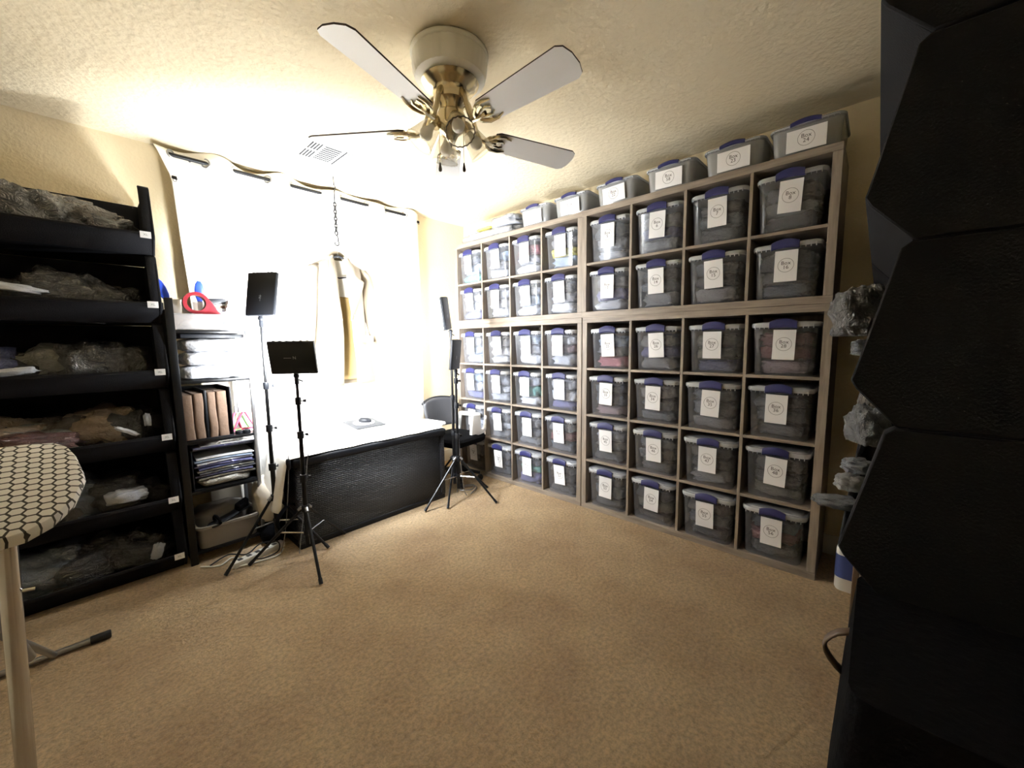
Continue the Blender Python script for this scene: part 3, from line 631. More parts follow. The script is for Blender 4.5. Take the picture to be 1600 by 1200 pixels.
# ------------------------------------------------------------------ LED panels on stands
def light_stand(c, hub, foot_angles, rfoot, panel_c, pw, phh, aim, label, segs, tilt=0):
    t = thing('light_stand', label, 'light stand', (c[0], c[1], 0), 0, 'photo light stands')
    top = panel_c[2]-phh/2-.05
    zs = [.10] + segs + [top]; rad = [.0135, .0120, .0100, .0085, .007]
    for i in range(len(zs)-1):
        MB().tube([(0, 0, zs[i]), (0, 0, zs[i+1])], rad[i], 12).build('pole_section', 'black_metal', t, smooth='auto')
        if i:
            cl = MB().tube([(0, 0, zs[i]-.032), (0, 0, zs[i]+.012)], rad[i-1]+.007, 10).build('clamp_collar', 'black_plastic', t, bevel=.002)
            MB().tube([(.012, 0, zs[i]-.012), (.032, 0, zs[i]-.012)], .0035, 6).box((.030, -.012, zs[i]-.020), (.040, .012, zs[i]-.004)).build('clamp_knob', 'black_plastic', cl)
    MB().tube([(0, 0, hub+.005), (0, 0, hub+.045)], .022, 10).build('upper_hub', 'black_plastic', t, bevel=.003)
    MB().tube([(0, 0, hub-.14), (0, 0, hub-.11)], .019, 10).build('lower_hub', 'black_plastic', t, bevel=.003)
    for a in foot_angles:
        d = Vector((math.cos(a), math.sin(a), 0)); p0 = d*.024+Vector((0, 0, hub+.02)); p1 = d*rfoot+Vector((0, 0, .009))
        lg = MB().tube([p0, p1], .0085, 8).build('leg', 'black_metal', t, smooth='auto')
        pm = p0.lerp(p1, .42)
        MB().tube([d*.02+Vector((0, 0, hub-.125)), pm], .0045, 6).build('brace', 'chrome', lg)
        MB().tube([p0.lerp(p1, .93), p1], .0105, 8).build('rubber_foot', 'black_plastic', lg, smooth='auto')
        MB().tube([p0-d*.004+Vector((0, 0, .014)), p0+d*.016+Vector((0, 0, -.004))], .010, 8).build('hinge', 'grey_metal', lg)
    # swivel and lamp panel
    MB().tube([(0, 0, top-.01), (0, 0, top+.03)], .012, 10).lathe([(0, .0), (.014, .004), (.017, .016), (.012, .028), (0, .03)], 12, (0, 0, top+.025)).tube([(.012, 0, top+.015), (.034, 0, top+.005)], .005, 6).build('swivel', 'black_plastic', t, smooth='auto')
    az = math.atan2(aim[1]-panel_c[1], aim[0]-panel_c[0]); el = math.atan2(aim[2]-panel_c[2], math.hypot(aim[0]-panel_c[0], aim[1]-panel_c[1]))
    pn = MB().box((-.014, -pw/2, -phh/2), (.012, pw/2, phh/2))
    pn = pn.build('lamp_panel', 'black_plastic', t, bevel=.007, seg=3)
    pn.location = (panel_c[0]-c[0], panel_c[1]-c[1], panel_c[2]); pn.rotation_euler = Euler((tilt, -el, az), 'XYZ')
    MB().box((.0125, -pw/2+.012, -phh/2+.012), (.014, pw/2-.012, phh/2-.012)).build('led_diffuser', 'led_left' if c[0] < -1 else 'led_right', pn, label='lit white LED diffuser')
    for k in range(6):
        MB().box((-.008, -pw/2+.03+k*(pw-.07)/5, phh/2), (.006, -pw/2+.042+k*(pw-.07)/5, phh/2+.003)).build('heat_fin', 'black_plastic', pn)
    vs, fs = text_mesh('N', .024)
    mm = Matrix(((0, 0, -1, 0), (-1, 0, 0, 0), (0, 1, 0, 0), (0, 0, 0, 1)))
    if phh > pw: mm = mm @ Matrix.Rotation(PI/2, 4, 'Z')
    mb = MB(); mb.add([mm @ (v+Vector((.012 if phh < pw else -.02, 0, 0))) for v in vs], fs); mb.add([mm @ Vector(q) for q in ((-.045, -.001, 0), (-.005, -.001, 0), (-.005, .001, 0), (-.045, .001, 0))], [(0, 1, 2, 3)])
    lg = mb.build('logo_mark', 'grey_ink', pn); lg.location = (-.0145, 0, 0)
    return t
AIM = (-1.13, 1.55, 1.42)
R_ = math.radians
A = (-1.829, 1.05); B = (-1.738, .805); C_ = (-.551, .828); D = (-.50, .94)
light_stand(A, .33, (R_(-43), R_(-165), R_(76)), .305, (-1.812, 1.05, 1.592), .185, .262, AIM, 'tall light stand with upright LED panel beside the storage rack', [.56, .80, 1.06])
light_stand(B, .30, (R_(-100), R_(28), R_(144)), .325, (-1.750, .802, 1.222), .250, .190, AIM, 'light stand with wide LED panel nearest the camera', [.52, .78, .98])
light_stand(C_, .33, (R_(178), R_(-63), R_(46)), .328, (-.556, .822, 1.200), .185, .235, (-.556-.5, .822+.866, 1.30), 'shorter light stand right of the bench, its panel lower', [.55, .80, 1.0])
light_stand(D, .30, (R_(-140), R_(-20), R_(100)), .30, (-.540, .95, 1.53), .185, .262, (-.540-.60, .95+.80, 1.45), 'taller light stand right of the bench, its panel edge-on', [.55, .85, 1.15], tilt=-.12)
def cable(name, pts, rad, m_, lab, cat='cable', n=6, sub=6):
    P = [Vector(p) for p in pts]; out = []
    for i in range(len(P)-1):
        p0, p1, p2, p3 = P[max(i-1, 0)], P[i], P[i+1], P[min(i+2, len(P)-1)]
        for k in range(sub):
            t = k/sub; out.append(.5*((2*p1)+(p2-p0)*t+(2*p0-5*p1+4*p2-p3)*t*t+(3*p1-p0-3*p2+p3)*t**3))
    out.append(P[-1]); o = MB().tube(out, rad, n).build(name, m_, None, smooth=True); return tag(o, lab, cat)
cable('power_cable', [(-1.66, .845, 1.14), (-1.62, .87, 1.05), (-1.635, .885, .85), (-1.66, .90, .70), (-1.665, .915, .61), (-1.67, .932, .55), (-1.70, .935, .3), (-1.76, .90, .012)], .0025, 'cord', 'thin cable hanging from the wide LED panel over the white sheet')
cable('power_cable', [(-1.80, 1.03, 1.46), (-1.79, 1.00, 1.30), (-1.815, 1.01, 1.0), (-1.79, .98, .80), (-1.765, .96, .66), (-1.775, .96, .45), (-1.80, .99, .15), (-1.83, 1.0, .012)], .0025, 'cord', 'thin cable with inline switch hanging beside the rack')
sw_ = MB().loft([rrect(.016, .016, .006, 3, 0), rrect(.026, .02, .008, 3, .012), rrect(.026, .02, .008, 3, .055), rrect(.016, .016, .006, 3, .068)]).build('cable_switch', 'black_plastic', None, smooth=True)
sw_.location = (-1.768, .955, .535); tag(sw_, 'small black inline switch on the thin hanging cable', 'switch')
cable('power_cable', [(-.545, .85, 1.09), (-.50, .86, 1.02), (-.53, .85, .8), (-.50, .87, .45), (-.46, .86, .03), (-.36, .86, .012), (-.27, .93, .012), (-.34, 1.0, .012), (-.44, .95, .02), (-.36, .88, .022), (-.28, .95, .024), (-.38, 1.02, .02), (-.47, .95, .012)], .004, 'grey_metal', 'grey cable coiled on the carpet under the right light stands')

# ------------------------------------------------------------------ black open-front bins
def bin_mesh_parts(t, x0, x1, flip=1, labeled=None):
    """stackable hopper bin: lip front at local y=0 facing -y (flip=1), depth DP, lip height z=0"""
    DP = .53; Y = lambda d: flip*d
    prof = [(.075, -.095), (DP, -.095), (DP, .264), (.074, .264), (.058, .252), (.004, .010), (.0, -.004), (.010, -.022)]
    for nm, xa, xb in (('side_wall', x0, x0+.012), ('side_wall', x1-.012, x1)):
        MB().prism(prof, lambda a, b_, q: (q, Y(a), b_), xa, xb).build(nm, 'bin_black', t, bevel=.003, seg=1)
    for x_ in (x0, x1-.045):    # stacking posts along the front edges
        MB().prism([(.074, .265), (.058, .253), (.006, .012), (.018, .0), (.078, .24), (.094, .265)], lambda a, b_, q: (q, Y(a), b_), x_+.0005, x_+.0445).build('edge_flange', 'bin_black', t, bevel=.002, seg=1)
    MB().prism([(.0, -.004), (.004, .010), (.016, .008), (.024, -.018), (.085, -.088), (.075, -.095)], lambda a, b_, q: (q, Y(a), b_), x0+.012, x1-.012).build('front_wall', 'bin_black', t, bevel=.002, seg=1)
    MB().box((x0+.012, min(Y(.08), Y(DP)), -.095), (x1-.012, max(Y(.08), Y(DP)), -.087)).build('floor_panel', 'bin_black', t)
    MB().box((x0+.012, min(Y(DP-.008), Y(DP)), -.087), (x1-.012, max(Y(DP-.008), Y(DP)), .264)).build('back_wall', 'bin_black', t)
    if labeled is not None:
        lb = MB().box((-.022, -.001, -.017), (.022, .0, .017)).build('size_sticker', 'paper', t, label='small white printed sticker')
        lb.location = (labeled, Y(-.0012), -.002)
        vs, fs = text_mesh('XL', .016); mb = MB(); mb.add([(v.x, 0, v.y) for v in vs], fs)
        q = mb.build('sticker_text', 'grey_ink', lb); q.location = (0, -.0016, 0)
LBX0, LBX1, LBY = -3.20, -2.245, 1.225
LIPS = [1.880, 1.518, 1.156, .795, .433, .098]
BORD = ['top', 'second', 'third', 'fourth', 'fifth', 'lowest']
for i, z in enumerate(LIPS):
    t = thing('open_front_bin', '%s black open-front stacking bin left of the rack' % BORD[i], 'bin', (0, LBY, z), 0, 'black bins stacked by the back wall')
    bin_mesh_parts(t, LBX0, LBX1, 1, LBX1-.038)
BAGC = [['smoke', 'brown', 'smoke', 'smoke', 'brown', 'smoke', 'smoke', 'smoke'], ['smoke', 'brown', 'smoke', 'smoke', 'brown', 'smoke', 'smoke'], ['smoke', 'smoke', 'olive', 'smoke', 'navy', 'smoke'], ['smoke', 'tan', 'brown', 'olive', 'tan', 'smoke', 'brown'], ['smoke', 'smoke', 'slate', 'brown', 'smoke', 'smoke'], ['smoke', 'smoke', 'smoke', 'slate', 'smoke', 'smoke']]
BM = [lump(1, 1, 1, 80+k, .30, 34, 18, .66, 4.0).mesh('bag', 'bag_clear', smooth=True) for k in range(6)]
def bag(c, loc, dim, rot, label, name='bagged_garment', grp='bagged garments in the black bins'):
    key = (random.randrange(6), c)
    if ('b',)+key not in GVAR:
        me = BM[key[0]].copy(); me.materials.clear(); me.materials.append(MATS['wrap_'+c]); GVAR[('b',)+key] = me
    o = bpy.data.objects.new(name, GVAR[('b',)+key]); COL.objects.link(o); o.location = loc; o.scale = dim; o.rotation_euler = rot
    return tag(o, label, 'clothing', grp)
random.seed(21)
for i, z in enumerate(LIPS):
    n = len(BAGC[i])
    for k, c in enumerate(BAGC[i]):
        x = LBX1-.13-(k+.1)*(.80/n)+random.uniform(-.02, .02); wd = random.uniform(.22, .34)
        hgt = random.uniform(.17, .25)
        if i == 0: hgt = .19+.10*min(1, k/4)+random.uniform(-.02, .02)
        x = min(x, LBX1-.015-wd*.60)
        bag(c, (x, LBY+.25+random.uniform(-.01, .04), z-.08), (wd, .29, hgt), (random.uniform(-.12, .12), random.uniform(-.1, .1), random.uniform(-.5, .5)), 'crumpled wrapped %s garment, %s from the sticker, in the %s left black bin' % (CN[c], ('first', 'second', 'third', 'fourth', 'fifth', 'sixth', 'seventh', 'eighth')[k], BORD[i]))
for (lx, ly, lz, dim, ry, c, lab) in ((-2.80, LBY+.06, 1.560, (.26, .07, .035), .14, 'snow', 'white strap end showing in the second black bin of the left stack'),
        (-2.80, LBY+.08, 1.165, (.17, .09, .035), -.1, 'snow', 'white plastic corner showing in the third black bin of the left stack'),
        (-2.76, LBY+.10, .80, (.30, .18, .085), .1, 'red', 'dark red wrapped garment in the fourth black bin of the left stack'),
        (-2.44, LBY+.055, .835, (.10, .03, .022), .55, 'snow', 'white strap hanging over the fourth black bin of the left stack'),
        (-2.35, LBY+.06, .86, (.03, .03, .07), .0, 'pale', 'pale tie knotted round a bag in the fourth black bin of the left stack'),
        (-2.46, LBY+.09, .455, (.16, .10, .07), .0, 'pale', 'pale grey rolled bundle in the fifth black bin of the left stack'),
        (-2.38, LBY+.06, .10, (.05, .04, .09), .3, 'pale', 'pale twisted bag end in the lowest black bin of the left stack')):
    bag(c, (lx, ly, lz), dim, (0, ry, 0), lab, 'wrapped_bundle')

# stack on a wooden dresser against the front wall, close to the camera on the right
RLIPS = [.850, 1.212, 1.574, 1.936]
RY_ = -1.605
for col, (xa, xb, side) in enumerate(((-1.48, -.56, 'nearest the camera'), (-.555, .36, 'behind, by the right wall'))):
    for i, z in enumerate(RLIPS):
        t = thing('open_front_bin', '%s black open-front bin of the right-hand stack %s' % (('lowest', 'second lowest', 'third lowest', 'topmost')[i], side), 'bin', (0, RY_, z), 0, 'black bins stacked at the right')
        bin_mesh_parts(t, xa, xb, -1)
for (x, y, z, dim, c, lab, rz) in ((-.95, RY_+.01, 1.30, (.16, .13, .15), 'smoke', 'clear wrapped bundle poking out of a dark bin at the right edge', .3),
        (-.90, RY_-.005, 1.24, (.08, .06, .05), 'slate', 'small clear bag corner poking out below the wrapped bundle at the right', .1),
        (-1.20, RY_-.03, 1.02, (.09, .07, .10), 'charcoal', 'shiny clear bag above the lower bin at the right edge', .5),
        (-1.25, RY_-.02, .955, (.07, .06, .035), 'slate', 'clear bag fold on the lower bin at the right edge', .2),
        (-1.28, RY_-.01, .915, (.06, .06, .04), 'ash', 'white bag knot on the lower bin at the right edge', .2),
        (-1.30, RY_+.01, .872, (.07, .10, .025), 'slate', 'pointed clear bag corner on the lower bin at the right edge', .2),
        (-1.10, RY_-.05, 1.09, (.06, .08, .16), 'brown', 'brown wrapped sleeve hanging between the bins at the right', .1)):
    bag(c, (x, y, z), dim, (0, 0, rz), lab, 'wrapped_bundle', 'bags poking out of the right-hand bins')
dr = thing('wooden_dresser', 'brown wooden dresser under the black bins at the right', 'dresser', (-.45, -1.93, 0))
MB().box((-.70, -.26, .06), (.80, .285, .715)).build('carcass', 'brown_wood', dr, bevel=.004)
MB().box((-.72, -.27, .715), (.81, .30, .755)).build('top', 'brown_wood', dr, bevel=.005)
MB().box((-.68, -.24, 0), (.78, .25, .06)).build('plinth', 'brown_wood', dr)
for k in range(2):
    for j in range(3):
        dw = MB().box((-.68+j*.49, .285, .09+k*.31), (-.21+j*.49, .300, .38+k*.31)).build('drawer', 'brown_wood', dr, bevel=.004)
MB().lathe([(0, .003), (.006, .0025), (.008, 0)], 10, (-.7005, .20, .66), Matrix.Rotation(-PI/2, 3, 'Y')).build('screw_head', 'brass', dr, smooth=True)
tb = thing('fabric_hamper', 'tall black fabric hamper with strap at the lower right corner', 'hamper', (-1.62, -1.94, 0))
MB().loft([rrect(.42, .60, .03, 3, 0, 0, .03), rrect(.43, .60, .03, 3, .33, 0, .022), rrect(.43, .59, .03, 3, .60, 0, .015), rrect(.42, .58, .03, 3, .765, 0, .008)]).build('fabric_body', 'black_cloth', tb, smooth='auto')
MB().tube([(.10, .30, .685)] + [(.10, .308+.034*math.sin(PI*k/8), .685-.10*k/8) for k in range(1, 8)] + [(.10, .305, .585)], .014, 8, flat=.3).build('carry_strap', 'brown_wood', tb, smooth=True)
jug = thing('plastic_jug', 'white plastic jug with blue label beside the dresser', 'jug', (.03, -1.60, 0))
MB().loft([rrect(.09, .09, .03, 4, 0), rrect(.10, .10, .035, 4, .01), rrect(.10, .10, .035, 4, .21), rrect(.07, .07, .03, 4, .255), rrect(.036, .036, .016, 4, .275), rrect(.036, .036, .016, 4, .30)]).build('jug_body', 'white_plastic', jug, smooth='auto')
MB().loft([rrect(.103, .103, .036, 4, .07), rrect(.103, .103, .036, 4, .19)], False, False).build('label_band', 'blue_label', jug, smooth='auto')
MB().loft([rrect(.042, .042, .02, 4, .295), rrect(.042, .042, .02, 4, .32)]).build('cap', 'white_plastic', jug, smooth='auto')

# ------------------------------------------------------------------ storage rack between bins and bench
RKX0, RKX1, RKY0, RKY1 = -2.225, -1.845, 1.245, 1.62
rk = thing('storage_rack', 'black metal rack of supplies between the black bins and the bench', 'rack', ((RKX0+RKX1)/2, (RKY0+RKY1)/2, 0))
kx, ky = (RKX1-RKX0)/2, (RKY1-RKY0)/2
for sx in (-1, 1):
    for sy in (-1, 1):
        w2 = .018 if sx < 0 else .010
        MB().box((sx*(kx-.009)-w2, sy*(ky-.01)-.011, 0), (sx*(kx-.009)+w2, sy*(ky-.01)+.011, 1.56 if sx < 0 else 1.53)).build('post', 'black_metal' if sx < 0 else 'grey_metal', rk, bevel=.002)
SHZ = [.075, .44, .74, 1.095, 1.385]
for z in SHZ:
    MB().box((-kx, -ky, z-.018), (kx, ky, z)).build('shelf', 'black_metal', rk, bevel=.003)
MB().box((-kx-.004, -ky+.012, .02), (-kx+.004, ky-.012, 1.5)).build('side_panel', 'bin_black', rk)
def on(mb, name, m_, lab, cat, loc, rot=(0, 0, 0), smooth='auto', bevel=0, grp=None):
    o = mb.build(name, m_, None, smooth=smooth, bevel=bevel); o.location = loc; o.rotation_euler = rot; return tag(o, lab, cat, grp)
# top: clear organiser tray with drawers, desk supplies on it
tray = thing('organiser_tray', 'clear plastic organiser tray on top of the storage rack', 'tray', (-2.035, 1.41, 1.386))
for lo, hi in (((-.165, -.155, 0), (.175, .155, .004)), ((-.165, -.155, .004), (.175, -.151, .085)), ((-.165, .151, .004), (.175, .155, .085)), ((-.165, -.151, .004), (-.161, .151, .085)), ((.171, -.151, .004), (.175, .151, .085)), ((-.165, -.155, .086), (.175, .155, .092))):
    MB().box(lo, hi).build('tray_wall' if lo[2] > 0 else 'tray_base', 'clear_tray', tray)
MB().box((.06, -.1565, .03), (.10, -.1553, .05)).build('sticker', 'ink', tray)
on(lump(.26, .2, .06, 5, .15, 22, 10), 'wrapped_supplies', 'wrap_snow', 'crumpled white packing inside the clear organiser tray', 'packing', (-2.02, 1.41, 1.394), smooth=True)
TZ = 1.4785
tp = thing('tape_dispenser', 'red hand-held tape dispenser on the organiser tray', 'tape dispenser', (-2.085, 1.315, TZ))
k1 = [(.062*math.cos(a), .066+.062*math.sin(a)) for a in [PI*.5+2*PI*i/28 for i in range(29)]]
mb = MB(); ro = [(.064*math.cos(2*PI*i/28), .064+.064*math.sin(2*PI*i/28)) for i in range(28)]; ri = [(.045*math.cos(2*PI*i/28), .064+.045*math.sin(2*PI*i/28)) for i in range(28)]
def ringp(ro, ri, y0, y1):
    mb = MB(); n = len(ro); v = [(a, y, b_) for y in (y0, y1) for q in (ro, ri) for a, b_ in q]
    fs = []
    for i in range(n):
        j = (i+1) % n; fs += [(i, j, n+j, n+i), (2*n+i, 3*n+i, 3*n+j, 2*n+j), (i, 2*n+i, 2*n+j, j), (n+i, n+j, 3*n+j, 3*n+i)]
    return mb.add(v, fs)
ringp(ro, ri, -.026, -.018).build('side_ring', 'red', tp, smooth='auto')
ringp([(a*.97, b_) for a, b_ in ro], ri, -.016, .030).build('tape_roll', 'kraft', tp, smooth='auto')
MB().prism([(.02, .0), (.13, .0), (.10, .022), (.075, .07), (.05, .10), (.043, .05)], lambda a, b_, q: (a, q, b_), -.024, .0).build('grip', 'red', tp, bevel=.003)
MB().box((.105, -.02, .0), (.135, .03, .018)).build('cutter', 'grey_metal', tp, bevel=.002)
for (x, y, rot, lab) in ((-2.175, 1.39, -.35, 'blue brush handle standing in a white cup beside the bins'), (-2.045, 1.45, .03, 'blue brush handle standing in a clear cup behind the tape dispenser')):
    cup = thing('supply_cup', ('white' if x < -2.1 else 'clear') + ' plastic cup holding a blue brush on the rack', 'cup', (x, y, TZ))
    MB().lathe([(0, 0), (.032, 0), (.037, .085), (.034, .085), (.030, .004), (0, .004)], 20).build('cup_wall', 'white_plastic' if x < -2.1 else 'clear_tray', cup, smooth='auto')
    br = thing('brush', lab, 'brush', (x, y, TZ+.006)); br.rotation_euler = (0, rot, 0)
    MB().loft([rrect(.020, .010, .004, 3, .07), rrect(.044, .014, .006, 3, .11), rrect(.050, .014, .006, 3, .15), rrect(.040, .013, .006, 3, .185), rrect(.018, .010, .004, 3, .205)]).build('handle', 'blue', br, smooth='auto')
    MB().box((-.012, -.006, .004), (.012, .006, .075)).build('bristles', 'white_plastic', br, bevel=.002)
sp_ = thing('stapler', 'black stapler standing behind the tape dispenser', 'stapler', (-1.945, 1.37, TZ), 0)
MB().box((-.075, -.018, 0), (.065, .018, .018)).build('base', 'black_plastic', sp_, bevel=.005)
MB().box((-.07, -.014, .045), (.06, .014, .062)).build('magazine', 'brown_wood', sp_, bevel=.004)
MB().prism([(-.075, .02), (-.06, .018), (-.055, .062), (.01, .075), (.07, .06), (.085, .045), (.09, .055), (.07, .085), (.0, .105), (-.07, .10), (-.085, .08)], lambda a, b_, q: (a, q, b_), -.018, .018).build('top_arm', 'black_plastic', sp_, bevel=.005)
for k in range(4):
    on(MB().box((-.05, -.07, 0), (.05, .07, .022)), 'label_pad', 'paper' if k % 2 else 'sheet', '%s pad of white labels stacked at the right end of the organiser tray' % ('bottom', 'second', 'third', 'top')[k], 'paper pad', (-1.892+.003*k, 1.37, TZ+.0225*k), (0, 0, .05*k-.08), bevel=.002, grp='white label pads on the rack')
# second shelf: black divider folder and three white mailer bags
on(MB().box((-.155, -.14, 0), (.155, .14, .024)), 'black_folder', 'black_plastic', 'black flat folder lying on top of the white mailer bags', 'folder', (-2.02, 1.43, 1.339), bevel=.004)
for k, (h, z) in enumerate(((.085, 1.0965), (.085, 1.178), (.08, 1.259))):
    on(lump(.315+.01*k, .30, h, 50+k, .12, 34, 12, .5, 5), 'mailer_bag', 'white_poly', '%s crumpled white plastic mailer bag on the rack' % ('lowest', 'middle', 'topmost')[k], 'mailer bag', (-2.025+.008*k, 1.41, z), (0, 0, .1*k-.1), smooth=True, grp='white mailer bags on the rack')
# third shelf: black crate with kraft parcels, bright hangers beside
cr = thing('document_crate', 'black open crate holding brown paper parcels on the rack', 'crate', (-2.09, 1.42, .7405))
for lo, hi in (((-.125, -.16, 0), (.125, .16, .006)), ((-.125, -.16, .006), (-.118, .16, .30)), ((.118, -.16, .006), (.125, .16, .30)), ((-.118, .153, .006), (.118, .16, .30)), ((-.006, -.15, .006), (.006, .153, .29))):
    MB().box(lo, hi).build('crate_wall' if lo[2] else 'crate_base', 'black_plastic', cr, bevel=.002)
for k, (x, wd, h) in enumerate(((-.088, .05, .262), (-.036, .045, .268), (.028, .04, .27), (.078, .05, .272))):
    mb = MB()
    rings = []
    for j in range(9):
        z = h*j/8; rings.append([Vector((q.x+.006*nz((k*5+1, z*9, q.y*4), 1), q.y+.006*nz((q.x*7, z*8, k*3), 1), z)) for q in rrect(wd, .28, .010, 3)])
    mb.loft(rings); on(mb, 'kraft_parcel', 'kraft', '%s brown paper parcel standing in the black crate' % ('leftmost', 'second', 'third', 'rightmost')[k], 'parcel', (-2.09+x, 1.405-.008*(k == 0), .7475), smooth='auto', grp='brown paper parcels in the crate')
for k, (m_, x, lab) in enumerate((('pink', -1.932, 'pink plastic hanger leaning beside the black crate'), ('green', -1.91, 'green plastic hanger leaning beside the black crate'), ('pink', -1.885, 'red-pink plastic hanger at the outer end of the rack'))):
    hgk = thing('small_hanger', lab, 'hanger', (x, 1.36, .7415), .9-.5*k, 'bright hangers on the rack')
    MB().tube([(-.06, 0, .012), (.06, 0, .012), (.05, 0, .03), (.008, 0, .12), (-.008, 0, .12), (-.05, 0, .03), (-.06, 0, .012)], .007, 7).build('frame', m_, hgk, smooth=True)
    MB().tube([(0, 0, .12), (0, 0, .15)] + arc((.012, .155), .012, PI, -PI*.4, 8, lambda a, b_: (a, 0, b_)), .0025, 6).build('hook', 'grey_metal', hgk, smooth=True)
for k, x in enumerate((-1.935, -1.895)):
    on(MB().lathe([(0, 0), (.02, 0), (.022, .006), (.02, .02), (.014, .022), (.012, .01), (0, .01)], 16), 'tape_core', 'black_plastic', '%s small black spool at the front of the third rack shelf' % ('left', 'right')[k], 'spool', (x, 1.275, .7415), grp='small black spools on the rack')
# fourth shelf: black letter tray with papers
lt = thing('letter_tray', 'black letter tray stuffed with papers on the rack', 'letter tray', (-2.02, 1.42, .4405))
for lo, hi in (((-.165, -.16, 0), (.165, .16, .006)), ((-.165, -.16, .006), (-.159, .16, .235)), ((.159, -.16, .006), (.165, .16, .235)), ((-.159, .154, .006), (.159, .16, .235)), ((-.165, -.16, .236), (.165, .16, .243))):
    MB().box(lo, hi).build('tray_wall' if lo[2] > 0 else 'tray_base', 'black_plastic', lt, bevel=.002)
PC = ['wrap_olive', 'wrap_navy', 'wrap_charcoal', 'wrap_olive', 'wrap_navy', 'wrap_periwinkle', 'wrap_pale', 'wrap_sky', 'paper']
zz = .4475
on(lump(.30, .30, .055, 70, .12, 30, 10, .5, 5), 'crumpled_bag', 'bag_clear', 'crumpled clear bag at the bottom of the letter tray', 'bag', (-2.02, 1.405, zz), smooth=True); zz += .054
for k, m_ in enumerate(PC):
    h = .011 if m_ != 'paper' else .006; rz = random.uniform(-.09, .09); sag = random.uniform(.003, .009)
    mb = MB().grid(lambda a, b_: ((a-.5)*.29, (b_-.5)*.28, h+sag*math.sin(PI*a)-sag), 8, 4); v0 = list(mb.v); f0 = list(mb.f); n = len(v0)
    mb.add([(x, y, z-h*.8) for x, y, z in v0], [tuple(reversed(q)) for q in f0])
    rim = [i for i in range(9)] + [8+9*j for j in range(1, 5)] + [43-i for i in range(0, 8)] + [36-9*j for j in range(1, 4)]
    rim = [i for i in range(9)] + [17, 26, 35, 44] + [43, 42, 41, 40, 39, 38, 37, 36] + [27, 18, 9]
    mb.add([], []); mb.f += [(rim[i], rim[(i+1) % len(rim)], rim[(i+1) % len(rim)]+n, rim[i]+n) for i in range(len(rim))]; mb.mi += [0]*len(rim)
    on(mb, 'poly_envelope' if m_ != 'paper' else 'paper_sheet', m_, '%s envelope counted upward in the black letter tray' % ('lowest', 'second', 'third', 'fourth', 'fifth', 'sixth', 'seventh', 'eighth', 'topmost')[k], 'envelope', (-2.015+random.uniform(-.008, .008), 1.40, zz), (0, 0, rz), smooth='auto', grp='envelopes in the letter tray'); zz += h+.004
on(MB().box((-.16, -.13, 0), (.16, .13, .012)), 'document_folder', 'wrap_navy', 'dark shiny folder lying on top of the letter tray', 'folder', (-2.02, 1.39, .6845), (0, 0, .05), bevel=.002)
on(MB().box((-.13, -.13, 0), (.15, .13, .004)), 'paper_sheet', 'wrap_pale', 'pale sheet lying on the dark folder above the letter tray', 'paper', (-2.0, 1.385, .697), (0, 0, -.06))
# bottom: grey plastic bin with a shoe
gb = thing('grey_bin', 'grey plastic bin with rolled rim on the lowest rack shelf', 'bin', (-2.03, 1.38, .0755))
mb = MB().loft([rrect(.30, .24, .04, 4, 0), rrect(.32, .27, .05, 4, .12), rrect(.34, .29, .05, 4, .125), rrect(.34, .29, .05, 4, .14), rrect(.31, .26, .045, 4, .14), rrect(.28, .22, .04, 4, .012)])
mb.build('bin_shell', 'grey_bin', gb, smooth='auto')
on(lump(.30, .20, .20, 90, .15, 26, 12, .6, 3), 'grey_bundle', 'grey_bin', 'grey-brown wrapped bundle standing in the grey bin', 'bundle', (-2.04, 1.455, .09), smooth=True)
shoe = thing('black_shoe', 'black strappy shoe resting on the grey bin', 'shoe', (-2.02, 1.285, .218), .25)
shoe.rotation_euler = (.15, -.15, .25)
MB().loft([[Vector((x, y*wd+oy, z)) for y, z in ((-1, z0), (1, z0), (1, z1), (-1, z1))] for x, wd, oy, z0, z1 in ((-.12, .018, 0, 0, .012), (-.10, .030, 0, 0, .014), (-.05, .036, 0, .0, .014), (.01, .030, 0, .005, .02), (.07, .028, 0, .02, .035), (.115, .022, 0, .02, .034))]).build('sole', 'black_plastic', shoe, bevel=.004)
MB().tube(arc((-.07, .014), .035, 0, PI, 10, lambda a, b_: (-.07, a+.07, b_)), .012, 8, flat=.6).build('toe_strap', 'black_cloth', shoe, smooth=True)
MB().loft([[Vector((x, y, z)) for x, y, z in ((.04, -.03, .02), (.11, -.022, .034), (.115, -.02, .085), (.05, -.032, .06))], [Vector((x, y, z)) for x, y, z in ((.04, .03, .02), (.11, .022, .034), (.115, .02, .085), (.05, .032, .06))]]).build('heel_upper', 'black_cloth', shoe, bevel=.008)
# white cushion bundle, black strap and power strip on the floor by the bench
on(lump(.17, .22, .30, 33, .18, 26, 14, .75, 3), 'cloth_bundle', 'white_cream', 'cream cloth bundle stuffed between the rack and the bench', 'cloth', (-1.80, 1.30, .13), smooth=True)
on(lump(.16, .20, .14, 34, .15, 24, 12, .75, 3), 'dark_bag', 'black_cloth', 'black soft bag on the carpet under the cream cloth bundle', 'bag', (-1.80, 1.24, .001), smooth=True)
on(MB().tube(arc((0, .10), .085, -PI*.4, PI*1.4, 22, lambda a, b_: (a, .02*math.sin(a*30), b_)), .014, 8, flat=.5), 'strap_loop', 'black_cloth', 'black webbing strap looped beside the tall light stand', 'strap', (-1.775, .99, .12), (0, 0, .3), smooth=True)
ps = thing('power_strip', 'white power strip on the carpet beneath the light stands', 'power strip', (-1.93, 1.075, 0), .25)
MB().box((-.15, -.026, .001), (.15, .026, .036)).build('casing', 'white_plastic', ps, bevel=.006)
